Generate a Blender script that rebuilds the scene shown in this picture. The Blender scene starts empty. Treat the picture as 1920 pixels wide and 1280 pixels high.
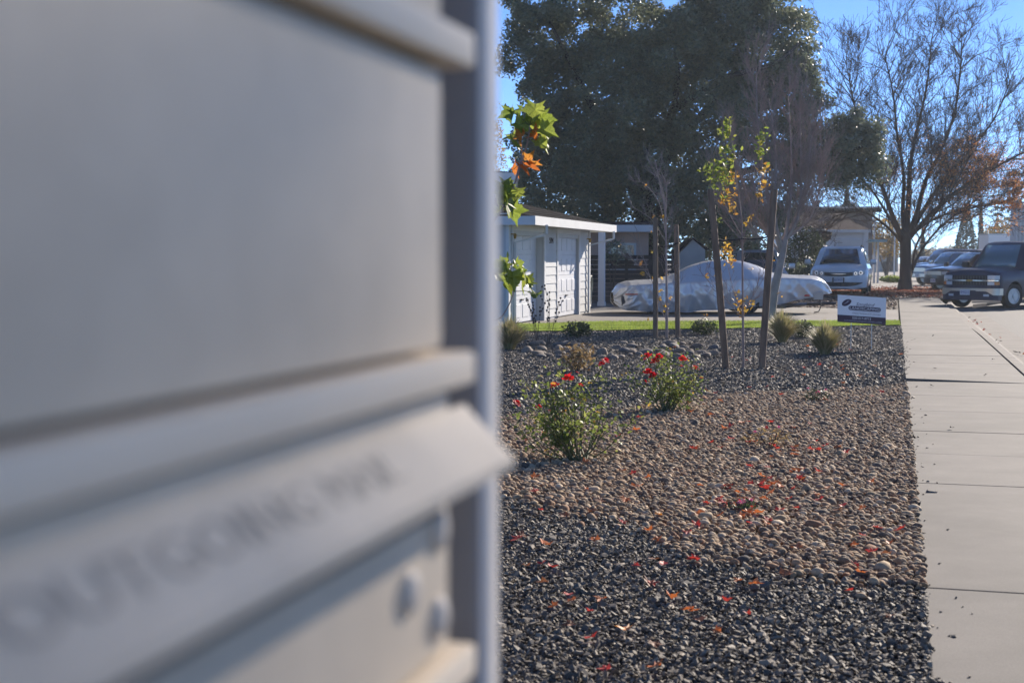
import bpy, bmesh, math, random
import numpy as np
from mathutils import Vector, Matrix
from mathutils import noise as mnoise
R = math.radians
scene = bpy.context.scene
COL = scene.collection

# ------------------------------------------------------------------ camera
EYE = 1.45                                    # camera height, m
FPX = 2600.0                                  # focal length in photo pixels (1920 wide)
YAW = math.atan((1677 - 960) / FPX)           # the street runs along +Y, camera turned left of it
PITCH = math.atan((640 - 484) / FPX)
cam_d = bpy.data.cameras.new('camera')
cam_d.sensor_width = 36.0
cam_d.lens = FPX / 1920 * 36.0
cam_d.clip_start = 0.02
cam_d.clip_end = 3000
cam_d.dof.use_dof = True
cam_d.dof.focus_distance = 13.0
cam_d.dof.aperture_fstop = 5.4
cam = bpy.data.objects.new('camera', cam_d)
cam.location = (0, 0, EYE)
cam.rotation_euler = (math.pi / 2 - PITCH, 0, YAW)
COL.objects.link(cam)
scene.camera = cam

# ------------------------------------------------------------------ sky and sun
SUN_AZ, SUN_EL = R(21.5), R(24)               # azimuth from +Y towards +X
world = bpy.data.worlds.new('World')
scene.world = world
world.use_nodes = True
wn = world.node_tree.nodes
sky = wn.new('ShaderNodeTexSky')
sky.sky_type = 'NISHITA'
sky.sun_disc = False
sky.sun_elevation = SUN_EL
sky.sun_rotation = SUN_AZ
sky.altitude = 0
sky.air_density = 0.45
sky.dust_density = 0.0
sky.ozone_density = 6.5
world.node_tree.links.new(sky.outputs[0], wn['Background'].inputs[0])
wn['Background'].inputs[1].default_value = 0.093
sun_d = bpy.data.lights.new('sun', 'SUN')
sun_d.energy = 4.4
sun_d.angle = R(0.55)
sun_d.color = (1.0, 0.90, 0.78)
sun = bpy.data.objects.new('sun', sun_d)
sd = Vector((math.sin(SUN_AZ) * math.cos(SUN_EL), math.cos(SUN_AZ) * math.cos(SUN_EL), math.sin(SUN_EL)))
sun.rotation_euler = sd.to_track_quat('Z', 'Y').to_euler()
sun.location = sd * 60
COL.objects.link(sun)
vs = scene.view_settings
vs.view_transform = 'Standard'
vs.look = 'None'
vs.gamma = 1
vs.use_curve_mapping = False
vs.exposure = 1.10
scene.cycles.use_denoising = True
scene.cycles.max_bounces = 6
scene.cycles.diffuse_bounces = 3
scene.cycles.glossy_bounces = 3
scene.cycles.transmission_bounces = 4
scene.cycles.transparent_max_bounces = 8
scene.cycles.caustics_reflective = False
scene.cycles.caustics_refractive = False
scene.cycles.sample_clamp_indirect = 6

# ------------------------------------------------------------------ helpers
FWD = Vector((-math.sin(YAW) * math.cos(PITCH), math.cos(YAW) * math.cos(PITCH), -math.sin(PITCH)))
RGT = Vector((math.cos(YAW), math.sin(YAW), 0))
UPV = RGT.cross(FWD)
def at(px, py, dep):
    """surveyed point: photo pixel and distance along the view axis -> world metres"""
    return Vector((0, 0, EYE)) + (FWD + RGT * ((px - 960) / FPX) + UPV * ((640 - py) / FPX)) * dep
def gnd(px, py, z=0.0):
    d = FWD + RGT * ((px - 960) / FPX) + UPV * ((640 - py) / FPX)
    t = (z - EYE) / d.z
    return Vector((0, 0, EYE)) + d * t

def tag(o, label=None, cat=None, group=None, kind=None):
    if label: o['label'] = label
    if cat: o['category'] = cat
    if group: o['group'] = group
    if kind: o['kind'] = kind
    return o
def empty(name, loc=(0, 0, 0), rz=0.0):
    o = bpy.data.objects.new(name, None)
    o.location = loc
    o.rotation_euler = (0, 0, rz)
    o.empty_display_size = 0.1
    COL.objects.link(o)
    return o
def copy_tree(o, parent=None):
    c = o.copy()
    COL.objects.link(c)
    c.parent = parent
    for ch in o.children:
        copy_tree(ch, c)
    return c
def link_mesh(name, me, mat=None, parent=None, smooth=None):
    if mat is not None and len(me.materials) == 0:
        me.materials.append(mat)
    if smooth is not None:
        me.shade_smooth()
        if smooth < 179:
            me.set_sharp_from_angle(angle=R(smooth))
    o = bpy.data.objects.new(name, me)
    COL.objects.link(o)
    if parent is not None:
        o.parent = parent
    return o

class MB:
    """collects shapes of ONE part"""
    def __init__(s):
        s.v = []; s.f = []
    def add(s, vs_, fs):
        n = len(s.v)
        s.v.extend([tuple(p) for p in vs_])
        s.f.extend([tuple(i + n for i in f) for f in fs])
        return s
    def box(s, x0, x1, y0, y1, z0, z1):
        return s.add([(x0, y0, z0), (x1, y0, z0), (x1, y1, z0), (x0, y1, z0), (x0, y0, z1), (x1, y0, z1), (x1, y1, z1), (x0, y1, z1)],
                     [(3, 2, 1, 0), (4, 5, 6, 7), (0, 1, 5, 4), (1, 2, 6, 5), (2, 3, 7, 6), (3, 0, 4, 7)])
    def bbox(s, x0, x1, y0, y1, z0, z1, b=0.005):
        """bevelled box"""
        bm = bmesh.new()
        bmesh.ops.create_cube(bm, size=1.0)
        for v in bm.verts:
            v.co = Vector(((x0 + x1) / 2 + v.co.x * (x1 - x0), (y0 + y1) / 2 + v.co.y * (y1 - y0), (z0 + z1) / 2 + v.co.z * (z1 - z0)))
        bmesh.ops.bevel(bm, geom=list(bm.edges), offset=b, segments=2, affect='EDGES', profile=0.6)
        return s.bm(bm)
    def bm(s, bm):
        bm.verts.index_update()
        s.add([v.co.copy() for v in bm.verts], [[v.index for v in f.verts] for f in bm.faces])
        bm.free()
        return s
    def tube(s, pts, rad, n=6, cap=True):
        pts = [Vector(p) for p in pts]
        if not hasattr(rad, '__len__'): rad = [rad] * len(pts)
        base = len(s.v)
        ref = None
        for i, p in enumerate(pts):
            t = (pts[min(i + 1, len(pts) - 1)] - pts[max(i - 1, 0)])
            if t.length < 1e-9: t = Vector((0, 0, 1))
            t.normalize()
            if ref is None:
                ref = Vector((1, 0, 0)) if abs(t.x) < 0.8 else Vector((0, 1, 0))
            a = (ref - t * ref.dot(t))
            a.normalize()
            ref = a
            b = t.cross(a)
            for k in range(n):
                an = 2 * math.pi * k / n
                s.v.append(tuple(p + (a * math.cos(an) + b * math.sin(an)) * rad[i]))
        for i in range(len(pts) - 1):
            for k in range(n):
                q = base + i * n
                s.f.append((q + k, q + (k + 1) % n, q + n + (k + 1) % n, q + n + k))
        if cap:
            s.f.append(tuple(base + k for k in reversed(range(n))))
            q = base + (len(pts) - 1) * n
            s.f.append(tuple(q + k for k in range(n)))
        return s
    def lathe(s, prof, n=16, axis='z', org=(0, 0, 0), closed=False):
        """prof: (r, h) pairs, revolved round the axis"""
        base = len(s.v)
        for r_, h in prof:
            for k in range(n):
                a = 2 * math.pi * k / n
                c, d = r_ * math.cos(a), r_ * math.sin(a)
                p = {'z': (c, d, h), 'y': (d, h, c), 'x': (h, c, d)}[axis]
                s.v.append((p[0] + org[0], p[1] + org[1], p[2] + org[2]))
        m = len(prof)
        for i in range(m if closed else m - 1):
            for k in range(n):
                a, b = base + i * n, base + ((i + 1) % m) * n
                s.f.append((a + k, a + (k + 1) % n, b + (k + 1) % n, b + k))
        if not closed:
            s.f.append(tuple(base + k for k in reversed(range(n))))
            q = base + (m - 1) * n
            s.f.append(tuple(q + k for k in range(n)))
        return s
    def prism(s, poly, a0, a1, axis='z'):
        """poly in the plane square to axis, extruded from a0 to a1"""
        n = len(poly)
        f = {'z': lambda p, h: (p[0], p[1], h), 'y': lambda p, h: (p[0], h, p[1]), 'x': lambda p, h: (h, p[0], p[1])}[axis]
        return s.add([f(p, a0) for p in poly] + [f(p, a1) for p in poly],
                     [tuple(reversed(range(n))), tuple(range(n, 2 * n))] + [(k, (k + 1) % n, n + (k + 1) % n, n + k) for k in range(n)])
    def build(s, name, mat=None, parent=None, smooth=None):
        me = bpy.data.meshes.new(name)
        me.from_pydata(s.v, [], s.f)
        bm = bmesh.new(); bm.from_mesh(me)
        bmesh.ops.recalc_face_normals(bm, faces=bm.faces)
        bm.to_mesh(me); bm.free()
        return link_mesh(name, me, mat, parent, smooth)

def np_mesh(name, V, Fa, mat, parent=None, smooth=False):
    """V (n,3); Fa (m,k) equal-sided faces"""
    me = bpy.data.meshes.new(name)
    V = np.asarray(V, dtype=np.float32); Fa = np.asarray(Fa, dtype=np.int32)
    me.vertices.add(len(V)); me.vertices.foreach_set('co', V.ravel())
    k = Fa.shape[1]
    me.loops.add(Fa.size); me.loops.foreach_set('vertex_index', Fa.ravel())
    me.polygons.add(len(Fa))
    me.polygons.foreach_set('loop_start', np.arange(0, Fa.size, k, dtype=np.int32))
    me.polygons.foreach_set('loop_total', np.full(len(Fa), k, dtype=np.int32))
    if smooth: me.polygons.foreach_set('use_smooth', np.ones(len(Fa), dtype=bool))
    me.update(calc_edges=True)
    return link_mesh(name, me, mat, parent)

def rand_rot(rng, n, up=0.0):
    """n random orthonormal frames; up>0 pulls the third axis to +Z"""
    z = rng.normal(size=(n, 3)); z[:, 2] = np.abs(z[:, 2]) + up
    z /= np.linalg.norm(z, axis=1)[:, None]
    a = rng.normal(size=(n, 3))
    x = np.cross(a, z); x /= np.linalg.norm(x, axis=1)[:, None]
    y = np.cross(z, x)
    return np.stack([x, y, z], axis=2)     # columns

LEAF_Q = np.array([(-0.5, 0, 0), (0, -0.28, 0.05), (0.5, 0, -0.04), (0, 0.28, 0.05)])
LEAF_6 = np.array([(-0.5, 0, 0), (-0.18, -0.27, 0.07), (0.22, -0.2, 0.05), (0.5, 0, -0.07), (0.22, 0.2, 0.05), (-0.18, 0.27, 0.07)])
def leaves(name, P, size, mat, parent, rng, up=0.3, shape=LEAF_Q, sizevar=0.35):
    n = len(P)
    M_ = rand_rot(rng, n, up)
    sz = size * (1 + sizevar * rng.uniform(-1, 1, n))
    L = shape[None] * sz[:, None, None]
    V = np.einsum('nij,nkj->nki', M_, L) + np.asarray(P)[:, None, :]
    k = len(shape)
    Fa = np.arange(n * k).reshape(n, k)
    return np_mesh(name, V.reshape(-1, 3), Fa, mat, parent)

def text_mesh(s, size, extrude=0.0006, align='CENTER', shear=0.0):
    c = bpy.data.curves.new('lettering', 'FONT')
    c.body = s; c.size = size; c.extrude = extrude; c.align_x = align; c.align_y = 'CENTER'; c.shear = shear
    c.resolution_u = 3
    o = bpy.data.objects.new('lettering', c)
    COL.objects.link(o)
    dg = bpy.context.evaluated_depsgraph_get()
    me = bpy.data.meshes.new_from_object(o.evaluated_get(dg))
    bpy.data.objects.remove(o)
    bpy.data.curves.remove(c)
    return me
def put_text(s, size, mat, parent, mw, name='lettering', sx=1.0, **kw):
    """mw: 4x4 matrix placing text (x right, y up, z towards the reader) in the parent's space"""
    me = text_mesh(s, size, **kw)
    me.transform(mw @ Matrix.Diagonal((sx, 1, 1, 1)))
    me.materials.clear()
    return link_mesh(name, me, mat, parent)

# ------------------------------------------------------------------ materials
MATS = {}
def mat(name, base, rough=0.6, var=0.12, scale=6.0, metallic=0.0, bump=0.0, bscale=None, spec=0.5, coat=0.0, trans=0.0,
        ramp=None, rnd=None, detail=5.0, alpha=None, stretch=None, bdist=0.01, speck=None, stain=None, objvar=0.0):
    """procedural material. ramp: colours picked per piece (rnd = 'island' or 'object'); trans: share of translucent leaf light"""
    m = bpy.data.materials.new(name)
    m.use_nodes = True
    nt = m.node_tree; N = nt.nodes; L = nt.links
    b = N['Principled BSDF']; out = N['Material Output']
    b.inputs['Roughness'].default_value = rough
    b.inputs['Metallic'].default_value = metallic
    b.inputs['Specular IOR Level'].default_value = spec
    b.inputs['Coat Weight'].default_value = coat
    b.inputs['Coat Roughness'].default_value = 0.06
    tc = N.new('ShaderNodeTexCoord')
    nz = N.new('ShaderNodeTexNoise')
    nz.inputs['Scale'].default_value = scale; nz.inputs['Detail'].default_value = detail
    src = tc.outputs['Object']
    if stretch:
        mp = N.new('ShaderNodeMapping'); mp.inputs['Scale'].default_value = stretch
        L.new(src, mp.inputs[0]); src = mp.outputs[0]
    L.new(src, nz.inputs[0])
    mx = N.new('ShaderNodeMix'); mx.data_type = 'RGBA'; mx.blend_type = 'MULTIPLY'; mx.inputs[0].default_value = 1.0
    mr = N.new('ShaderNodeMapRange'); mr.inputs['From Min'].default_value = 0.3; mr.inputs['From Max'].default_value = 0.7
    mr.inputs['To Min'].default_value = 1 - var; mr.inputs['To Max'].default_value = 1 + var
    L.new(nz.outputs[0], mr.inputs[0]); L.new(mr.outputs[0], mx.inputs[7])
    if ramp:
        cr = N.new('ShaderNodeValToRGB')
        el = cr.color_ramp.elements
        while len(el) < len(ramp): el.new(0.5)
        for i, c in enumerate(ramp):
            el[i].position = i / max(1, len(ramp) - 1); el[i].color = (*c, 1)
        if rnd == 'object':
            g = N.new('ShaderNodeObjectInfo'); L.new(g.outputs['Random'], cr.inputs[0])
        else:
            g = N.new('ShaderNodeNewGeometry'); L.new(g.outputs['Random Per Island'], cr.inputs[0])
        L.new(cr.outputs[0], mx.inputs[6])
    else:
        mx.inputs[6].default_value = (*base, 1)
    if objvar:                                                     # slab to slab difference of the pour
        oi = N.new('ShaderNodeObjectInfo'); m4 = N.new('ShaderNodeMapRange'); m4.inputs['To Min'].default_value = 1 - objvar; m4.inputs['To Max'].default_value = 1 + objvar
        L.new(oi.outputs['Random'], m4.inputs[0]); x4 = N.new('ShaderNodeMix'); x4.data_type = 'RGBA'; x4.blend_type = 'MULTIPLY'; x4.inputs[0].default_value = 1.0
        L.new(mx.outputs[2], x4.inputs[6]); L.new(m4.outputs[0], x4.inputs[7]); mx = x4
    for sp, st_ in ((speck, None), (stain, (1, 0.25, 1))):       # fine aggregate and broad stains
        if sp:
            n3 = N.new('ShaderNodeTexNoise'); n3.inputs['Scale'].default_value = sp[0]; n3.inputs['Detail'].default_value = 7; n3.inputs['Roughness'].default_value = 0.65
            L.new(tc.outputs['Object'], n3.inputs[0])
            m3 = N.new('ShaderNodeMapRange'); m3.inputs['From Min'].default_value = 0.32; m3.inputs['From Max'].default_value = 0.68
            m3.inputs['To Min'].default_value = 1 - sp[1]; m3.inputs['To Max'].default_value = 1 + sp[1] * 0.8
            L.new(n3.outputs[0], m3.inputs[0])
            x3 = N.new('ShaderNodeMix'); x3.data_type = 'RGBA'; x3.blend_type = 'MULTIPLY'; x3.inputs[0].default_value = 1.0
            L.new(mx.outputs[2], x3.inputs[6]); L.new(m3.outputs[0], x3.inputs[7]); mx = x3
    L.new(mx.outputs[2], b.inputs['Base Color'])
    if bump:
        n2 = N.new('ShaderNodeTexNoise'); n2.inputs['Scale'].default_value = bscale or scale * 4; n2.inputs['Detail'].default_value = 6
        L.new(src, n2.inputs[0])
        bp = N.new('ShaderNodeBump'); bp.inputs['Strength'].default_value = bump; bp.inputs['Distance'].default_value = bdist
        L.new(n2.outputs[0], bp.inputs['Height']); L.new(bp.outputs[0], b.inputs['Normal'])
    if trans:
        tr = N.new('ShaderNodeBsdfTranslucent'); L.new(mx.outputs[2], tr.inputs[0])
        ms = N.new('ShaderNodeMixShader'); ms.inputs[0].default_value = trans
        L.new(b.outputs[0], ms.inputs[1]); L.new(tr.outputs[0], ms.inputs[2]); L.new(ms.outputs[0], out.inputs[0])
    MATS[name] = m
    return m
mat('concrete', (0.115, 0.103, 0.091), 0.85, 0.14, 2.6, speck=(140, 0.25), stain=(0.7, 0.30), objvar=0.09, bump=0.25, bscale=160, bdist=0.003, detail=8)
mat('concrete_drive', (0.155, 0.138, 0.122), 0.85, 0.12, 0.9, speck=(60, 0.15), stain=(0.4, 0.2), bump=0.2, bscale=120, bdist=0.003, detail=8)
mat('kerb_concrete', (0.14, 0.123, 0.107), 0.88, 0.2, 3.0, speck=(90, 0.2), bump=0.3, bscale=90, bdist=0.004)
mat('asphalt', (0.095, 0.09, 0.086), 0.85, 0.22, 40.0, bump=0.5, bscale=220, bdist=0.006, detail=8)
mat('soil', (0.035, 0.032, 0.030), 0.95, 0.4, 25.0, bump=0.6, bscale=90)
mat('soil_brown', (0.09, 0.065, 0.048), 0.95, 0.4, 25.0, bump=0.6, bscale=90)
mat('earth', (0.12, 0.10, 0.075), 0.95, 0.3, 2.0, bump=0.3, bscale=30)
mat('pebble', None, 0.85, 0.25, 60.0, spec=0.25, rnd='object', bump=0.15, bscale=200, bdist=0.002,
    ramp=[(0.26, 0.155, 0.085), (0.35, 0.245, 0.14), (0.16, 0.122, 0.09), (0.45, 0.335, 0.21), (0.29, 0.155, 0.085), (0.10, 0.086, 0.073), (0.35, 0.215, 0.12), (0.60, 0.47, 0.32), (0.21, 0.14, 0.09), (0.15, 0.12, 0.095)])
mat('chip', None, 0.72, spec=0.3, var=0.22, scale=60.0, rnd='object', bump=0.15, bscale=150, bdist=0.002,
    ramp=[(0.088, 0.074, 0.058), (0.145, 0.124, 0.10), (0.22, 0.185, 0.145), (0.105, 0.09, 0.073), (0.33, 0.27, 0.20), (0.095, 0.08, 0.065)])
mat('cobble', None, 0.85, 0.25, 14.0, rnd='object', bump=0.3, bscale=60,
    ramp=[(0.20, 0.165, 0.13), (0.14, 0.125, 0.115), (0.26, 0.205, 0.155), (0.18, 0.135, 0.10)])
mat('mail_paint', (0.80, 0.675, 0.515), 0.6, 0.04, 9.0, speck=(14, 0.05), stain=(5, 0.09), bump=0.03, bscale=300, bdist=0.001, spec=0.15)
mat('mail_edge_sunlit', (0.90, 0.81, 0.70), 0.5, 0.03, 9.0, spec=0.4)  # brightened to stand for sunlight on the rounded front edge
mat('mail_trim', (0.88, 0.745, 0.57), 0.62, 0.04, 9.0, spec=0.25)
mat('mail_frame_shade', (0.29, 0.30, 0.32), 0.6, 0.04, 9.0, spec=0.25)  # darkened to stand for the shade in the edge channel
mat('rivet', (0.80, 0.69, 0.56), 0.5, 0.03, 9.0, spec=0.4)
mat('print_grey', (0.46, 0.38, 0.29), 0.6, 0.05)
mat('print_black', (0.04, 0.04, 0.045), 0.6, 0.05)
mat('oak_leaf', None, 0.45, 0.2, 0.6, rnd='island', trans=0.40, spec=0.6,
    ramp=[(0.15, 0.185, 0.125), (0.20, 0.225, 0.14), (0.125, 0.165, 0.125), (0.24, 0.25, 0.13), (0.165, 0.195, 0.13)])
mat('hedge_leaf', None, 0.5, 0.2, 0.8, rnd='island', trans=0.3,
    ramp=[(0.035, 0.055, 0.025), (0.07, 0.10, 0.04), (0.10, 0.11, 0.05), (0.05, 0.08, 0.03)])
mat('conifer_leaf', None, 0.6, 0.2, 0.8, rnd='island', trans=0.15,
    ramp=[(0.022, 0.045, 0.030), (0.04, 0.065, 0.04), (0.03, 0.05, 0.04)])
mat('autumn_leaf', None, 0.55, 0.2, 0.8, rnd='island', trans=0.5,
    ramp=[(0.55, 0.22, 0.08), (0.62, 0.30, 0.10), (0.48, 0.17, 0.08), (0.60, 0.36, 0.14)])
mat('golden_leaf', None, 0.55, 0.2, 0.8, rnd='island', trans=0.5,
    ramp=[(0.34, 0.20, 0.03), (0.40, 0.27, 0.05), (0.28, 0.15, 0.03), (0.20, 0.18, 0.04)])
mat('yellow_leaf', None, 0.5, 0.15, 0.8, rnd='island', trans=0.5,
    ramp=[(0.50, 0.30, 0.045), (0.55, 0.36, 0.06), (0.45, 0.20, 0.04), (0.52, 0.40, 0.10)])
mat('lime_leaf', None, 0.5, 0.15, 0.8, rnd='island', trans=0.5,
    ramp=[(0.20, 0.28, 0.05), (0.30, 0.34, 0.06), (0.13, 0.20, 0.045), (0.40, 0.36, 0.07)])
mat('rose_leaf', None, 0.45, 0.2, 3.0, rnd='island', trans=0.45, spec=0.12,
    ramp=[(0.17, 0.22, 0.05), (0.25, 0.30, 0.07), (0.11, 0.16, 0.045), (0.34, 0.36, 0.10), (0.19, 0.24, 0.06)])
mat('petal', None, 0.5, 0.1, 20.0, rnd='island', trans=0.35, ramp=[(0.62, 0.012, 0.02), (0.75, 0.03, 0.035), (0.5, 0.008, 0.02)])
mat('petal_pink', None, 0.5, 0.1, 20.0, rnd='island', trans=0.35, ramp=[(0.65, 0.10, 0.30), (0.75, 0.28, 0.45), (0.5, 0.03, 0.16)])
mat('dry_leaf', None, 0.7, 0.2, 3.0, rnd='island', trans=0.35, ramp=[(0.30, 0.20, 0.09), (0.38, 0.28, 0.13), (0.22, 0.13, 0.06)])
mat('bark', (0.075, 0.053, 0.042), 0.9, 0.35, 3.0, bump=0.8, bscale=14, bdist=0.03, stretch=(1, 1, 0.25))
mat('bark_dark', (0.055, 0.047, 0.042), 0.9, 0.35, 2.0, bump=0.8, bscale=9, bdist=0.04, stretch=(1, 1, 0.3))
mat('twig', (0.30, 0.235, 0.21), 0.85, 0.2, 5.0)
mat('twig_grey', (0.32, 0.27, 0.25), 0.85, 0.2, 5.0)
mat('twig_dark', (0.10, 0.072, 0.06), 0.85, 0.2, 5.0)
mat('stem_green', (0.10, 0.11, 0.045), 0.7, 0.2, 8.0)
mat('stake_wood', (0.20, 0.135, 0.09), 0.85, 0.3, 4.0, bump=0.5, bscale=22, bdist=0.006, stretch=(6, 6, 0.6))
mat('rubber_tie', (0.02, 0.02, 0.022), 0.6, 0.1)
mat('grass_blade', None, 0.6, 0.35, 1.6, rnd='island', trans=0.5, ramp=[(0.16, 0.25, 0.035), (0.26, 0.35, 0.055), (0.34, 0.38, 0.09), (0.13, 0.21, 0.035)])
mat('straw_blade', None, 0.6, 0.15, 1.0, rnd='island', trans=0.35, ramp=[(0.42, 0.34, 0.18), (0.52, 0.44, 0.26), (0.27, 0.27, 0.11), (0.36, 0.31, 0.15), (0.20, 0.22, 0.08)])
mat('turf', (0.10, 0.13, 0.03), 0.9, 0.3, 10.0, bump=0.4)
mat('white_paint', (0.64, 0.64, 0.63), 0.55, 0.05, 2.0, bump=0.05)
mat('door_white', (0.66, 0.67, 0.69), 0.5, 0.04, 1.5)
mat('siding', (0.52, 0.53, 0.53), 0.6, 0.06, 2.0)
mat('shingle', (0.02, 0.019, 0.021), 1.0, 0.35, 9.0, spec=0.02, bump=0.6, bscale=40)
mat('shingle_brown', (0.07, 0.05, 0.047), 1.0, 0.3, 6.0, spec=0.05, bump=0.5, bscale=30)
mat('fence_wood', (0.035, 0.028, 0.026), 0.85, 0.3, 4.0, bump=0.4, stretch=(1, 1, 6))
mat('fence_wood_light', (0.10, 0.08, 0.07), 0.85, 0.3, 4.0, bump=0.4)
mat('peach_wall', (0.55, 0.38, 0.30), 0.8, 0.08, 2.0)
mat('teal_paint', (0.25, 0.38, 0.40), 0.6, 0.08, 2.0)
mat('brown_wall', (0.16, 0.12, 0.10), 0.8, 0.15, 2.0)
mat('shed_wall', (0.46, 0.43, 0.39), 0.8, 0.1, 2.0)
mat('black_metal', (0.02, 0.02, 0.02), 0.45, 0.1, spec=0.4)
mat('brass', (0.5, 0.33, 0.10), 0.35, 0.1, metallic=0.9)
mat('lamp_glow_glass', (0.7, 0.5, 0.2), 0.2, 0.05)
mat('terracotta', (0.34, 0.09, 0.06), 0.7, 0.12, 5.0)
mat('hose', (0.22, 0.25, 0.22), 0.5, 0.1)
mat('tarp', (0.64, 0.645, 0.66), 0.27, 0.05, 2.5, bump=0.12, bscale=18, bdist=0.01, spec=0.55, metallic=0.3)
mat('tarp_red', (0.55, 0.13, 0.09), 0.5, 0.1)
mat('tarp_dark', (0.05, 0.055, 0.07), 0.55, 0.1)
mat('hull', (0.42, 0.36, 0.28), 0.3, 0.05, coat=0.4)
mat('hull_dark', (0.03, 0.03, 0.045), 0.3, 0.05, coat=0.4)
mat('paint_white', (0.86, 0.86, 0.86), 0.3, 0.02, 1.0, coat=0.8)
mat('paint_navy', (0.018, 0.023, 0.055), 0.42, 0.05, 1.0, coat=0.25)
mat('paint_black', (0.014, 0.016, 0.024), 0.3, 0.05, 1.0, coat=0.8)
mat('paint_blue', (0.16, 0.22, 0.30), 0.32, 0.05, 1.0, coat=0.7, metallic=0.3)
mat('paint_silver', (0.46, 0.47, 0.49), 0.3, 0.03, 1.0, coat=0.6, metallic=0.5)
mat('paint_van', (0.03, 0.035, 0.075), 0.3, 0.05, 1.0, coat=0.7)
mat('glass', (0.018, 0.024, 0.03), 0.04, 0.02, spec=0.9, coat=0.6)
mat('glass_blue', (0.10, 0.17, 0.19), 0.05, 0.02, spec=0.9, coat=0.5)
mat('chrome', (0.72, 0.72, 0.72), 0.14, 0.02, metallic=1.0)
mat('chrome_soft', (0.60, 0.55, 0.47), 0.3, 0.05, metallic=0.9)
mat('trim_grey', (0.10, 0.10, 0.10), 0.4, 0.1, metallic=0.5)
mat('trim_black', (0.022, 0.022, 0.024), 0.5, 0.1)
mat('tyre', (0.022, 0.022, 0.023), 0.8, 0.15, 20.0)
mat('rim', (0.52, 0.53, 0.55), 0.28, 0.05, metallic=0.9)
mat('lamp_clear', (0.62, 0.66, 0.68), 0.12, 0.03, coat=0.9)
mat('lamp_amber', (0.75, 0.22, 0.03), 0.2, 0.03, coat=0.8)
mat('lamp_red', (0.5, 0.02, 0.02), 0.2, 0.03, coat=0.8)
mat('plate_white', (0.72, 0.72, 0.74), 0.4, 0.02)
mat('plate_text', (0.06, 0.08, 0.25), 0.5, 0.02)
mat('sign_white', (0.90, 0.89, 0.88), 0.45, 0.02)
mat('sign_purple', (0.045, 0.018, 0.045), 0.45, 0.02)
mat('sign_grey', (0.42, 0.40, 0.45), 0.45, 0.02)
mat('wire', (0.55, 0.55, 0.55), 0.35, 0.05, metallic=0.8)
mat('fallen', None, 0.6, 0.25, 40.0, rnd='object', trans=0.3, ramp=[(0.50, 0.07, 0.035), (0.58, 0.17, 0.05), (0.40, 0.05, 0.05), (0.52, 0.12, 0.04), (0.30, 0.10, 0.05)])
mat('fallen_red', (0.52, 0.055, 0.04), 0.6, 0.3, 40.0, trans=0.3)
mat('fallen_rust', (0.58, 0.17, 0.05), 0.6, 0.3, 40.0, trans=0.3)
mat('fallen_brown', (0.27, 0.11, 0.055), 0.65, 0.3, 40.0, trans=0.25)
mat('fallen_orange', (0.62, 0.25, 0.05), 0.55, 0.25, 40.0, trans=0.3)
mat('sweetgum_green', None, 0.42, 0.25, 18.0, rnd='object', trans=0.5, ramp=[(0.22, 0.28, 0.045), (0.32, 0.36, 0.06), (0.15, 0.21, 0.04)])
mat('sweetgum_orange', None, 0.5, 0.25, 18.0, rnd='object', trans=0.5, ramp=[(0.50, 0.15, 0.035), (0.55, 0.25, 0.05)])

# ================================================================== the setting
def wbuild(mb, name, m, parent, smooth=None):
    """a part built in world metres under a thing's empty"""
    o = mb.build(name, MATS[m], parent, smooth)
    if parent is not None:
        p = parent.location.copy(); q = parent.parent
        while q is not None:
            p += q.location; q = q.parent
        o.location = -p
    return o
def struct(name, mb, m, smooth=None):
    o = mb.build(name, MATS[m], None, smooth); o['kind'] = 'structure'; return o
def sheet(name, poly, z, m):
    mb = MB(); mb.add([(p[0], p[1], z) for p in poly], [tuple(range(len(poly)))])
    return struct(name, mb, m)

sheet('ground', [(-260, -60), (260, -60), (260, 430), (-260, 430)], -0.22, 'earth')
sheet('road', [(2.36, -12), (60, -12), (60, 60), (14, 56), (6.0, 52.6), (3.4, 49.5), (2.36, 45)], -0.088, 'asphalt')
sheet('far_pavement', [(-30, 70), (160, 70), (160, 420), (-30, 420)], -0.03, 'concrete_drive')
sheet('far_road', [(5.5, 53.2), (160, 62), (160, 70), (5.5, 70)], -0.06, 'asphalt')
sheet('gravel_bed', [(-12, 1.0), (0.14, 1.0), (0.14, 31.1), (-6.6, 26.9), (-12, 25.2)], -0.026, 'soil')
sheet('litter_bed', [(-9.8, 41.5), (0.115, 40.75), (0.115, 53.2), (5.9, 53.4), (5.5, 70), (-30, 70), (-30, 44)], -0.025, 'soil_brown')
sheet('house_yard', [(-40, 25), (-8.0, 25), (-8.0, 29), (-9.9, 41.6), (-30, 44.1), (-40, 44)], -0.03, 'soil_brown')

# sidewalk, one object for each slab
sw = empty('sidewalk', (0, 0, 0)); sw['kind'] = 'structure'
edges = [-4.3, -2.8, -1.25, 0.27, 1.79, 3.31, 4.83, 6.31, 9.28, 10.71, 12.12, 13.74, 15.31, 17.05, 18.51, 20.13]
while edges[-1] < 52.5: edges.append(edges[-1] + 1.56)
rs = random.Random(4)
for i in range(len(edges) - 1):
    a, b = edges[i] + 0.007, edges[i + 1] - 0.007
    mb = MB(); mb.bbox(0.145, 1.555, a, b, -0.12, 0.0, 0.007)
    if abs(edges[i] - 17.05) < 0.01:       # this slab has heaved on the planting side
        mb.v = [(x, y, z + (0.030 * (1.555 - x) / 1.42 * (b - y) / (b - a) if z > -0.06 else 0)) for x, y, z in mb.v]
    else:
        dz = rs.uniform(-0.002, 0.002)
        mb.v = [(x, y, z + dz) for x, y, z in mb.v]
    mb.build('slab', MATS['concrete'], sw)
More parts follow.
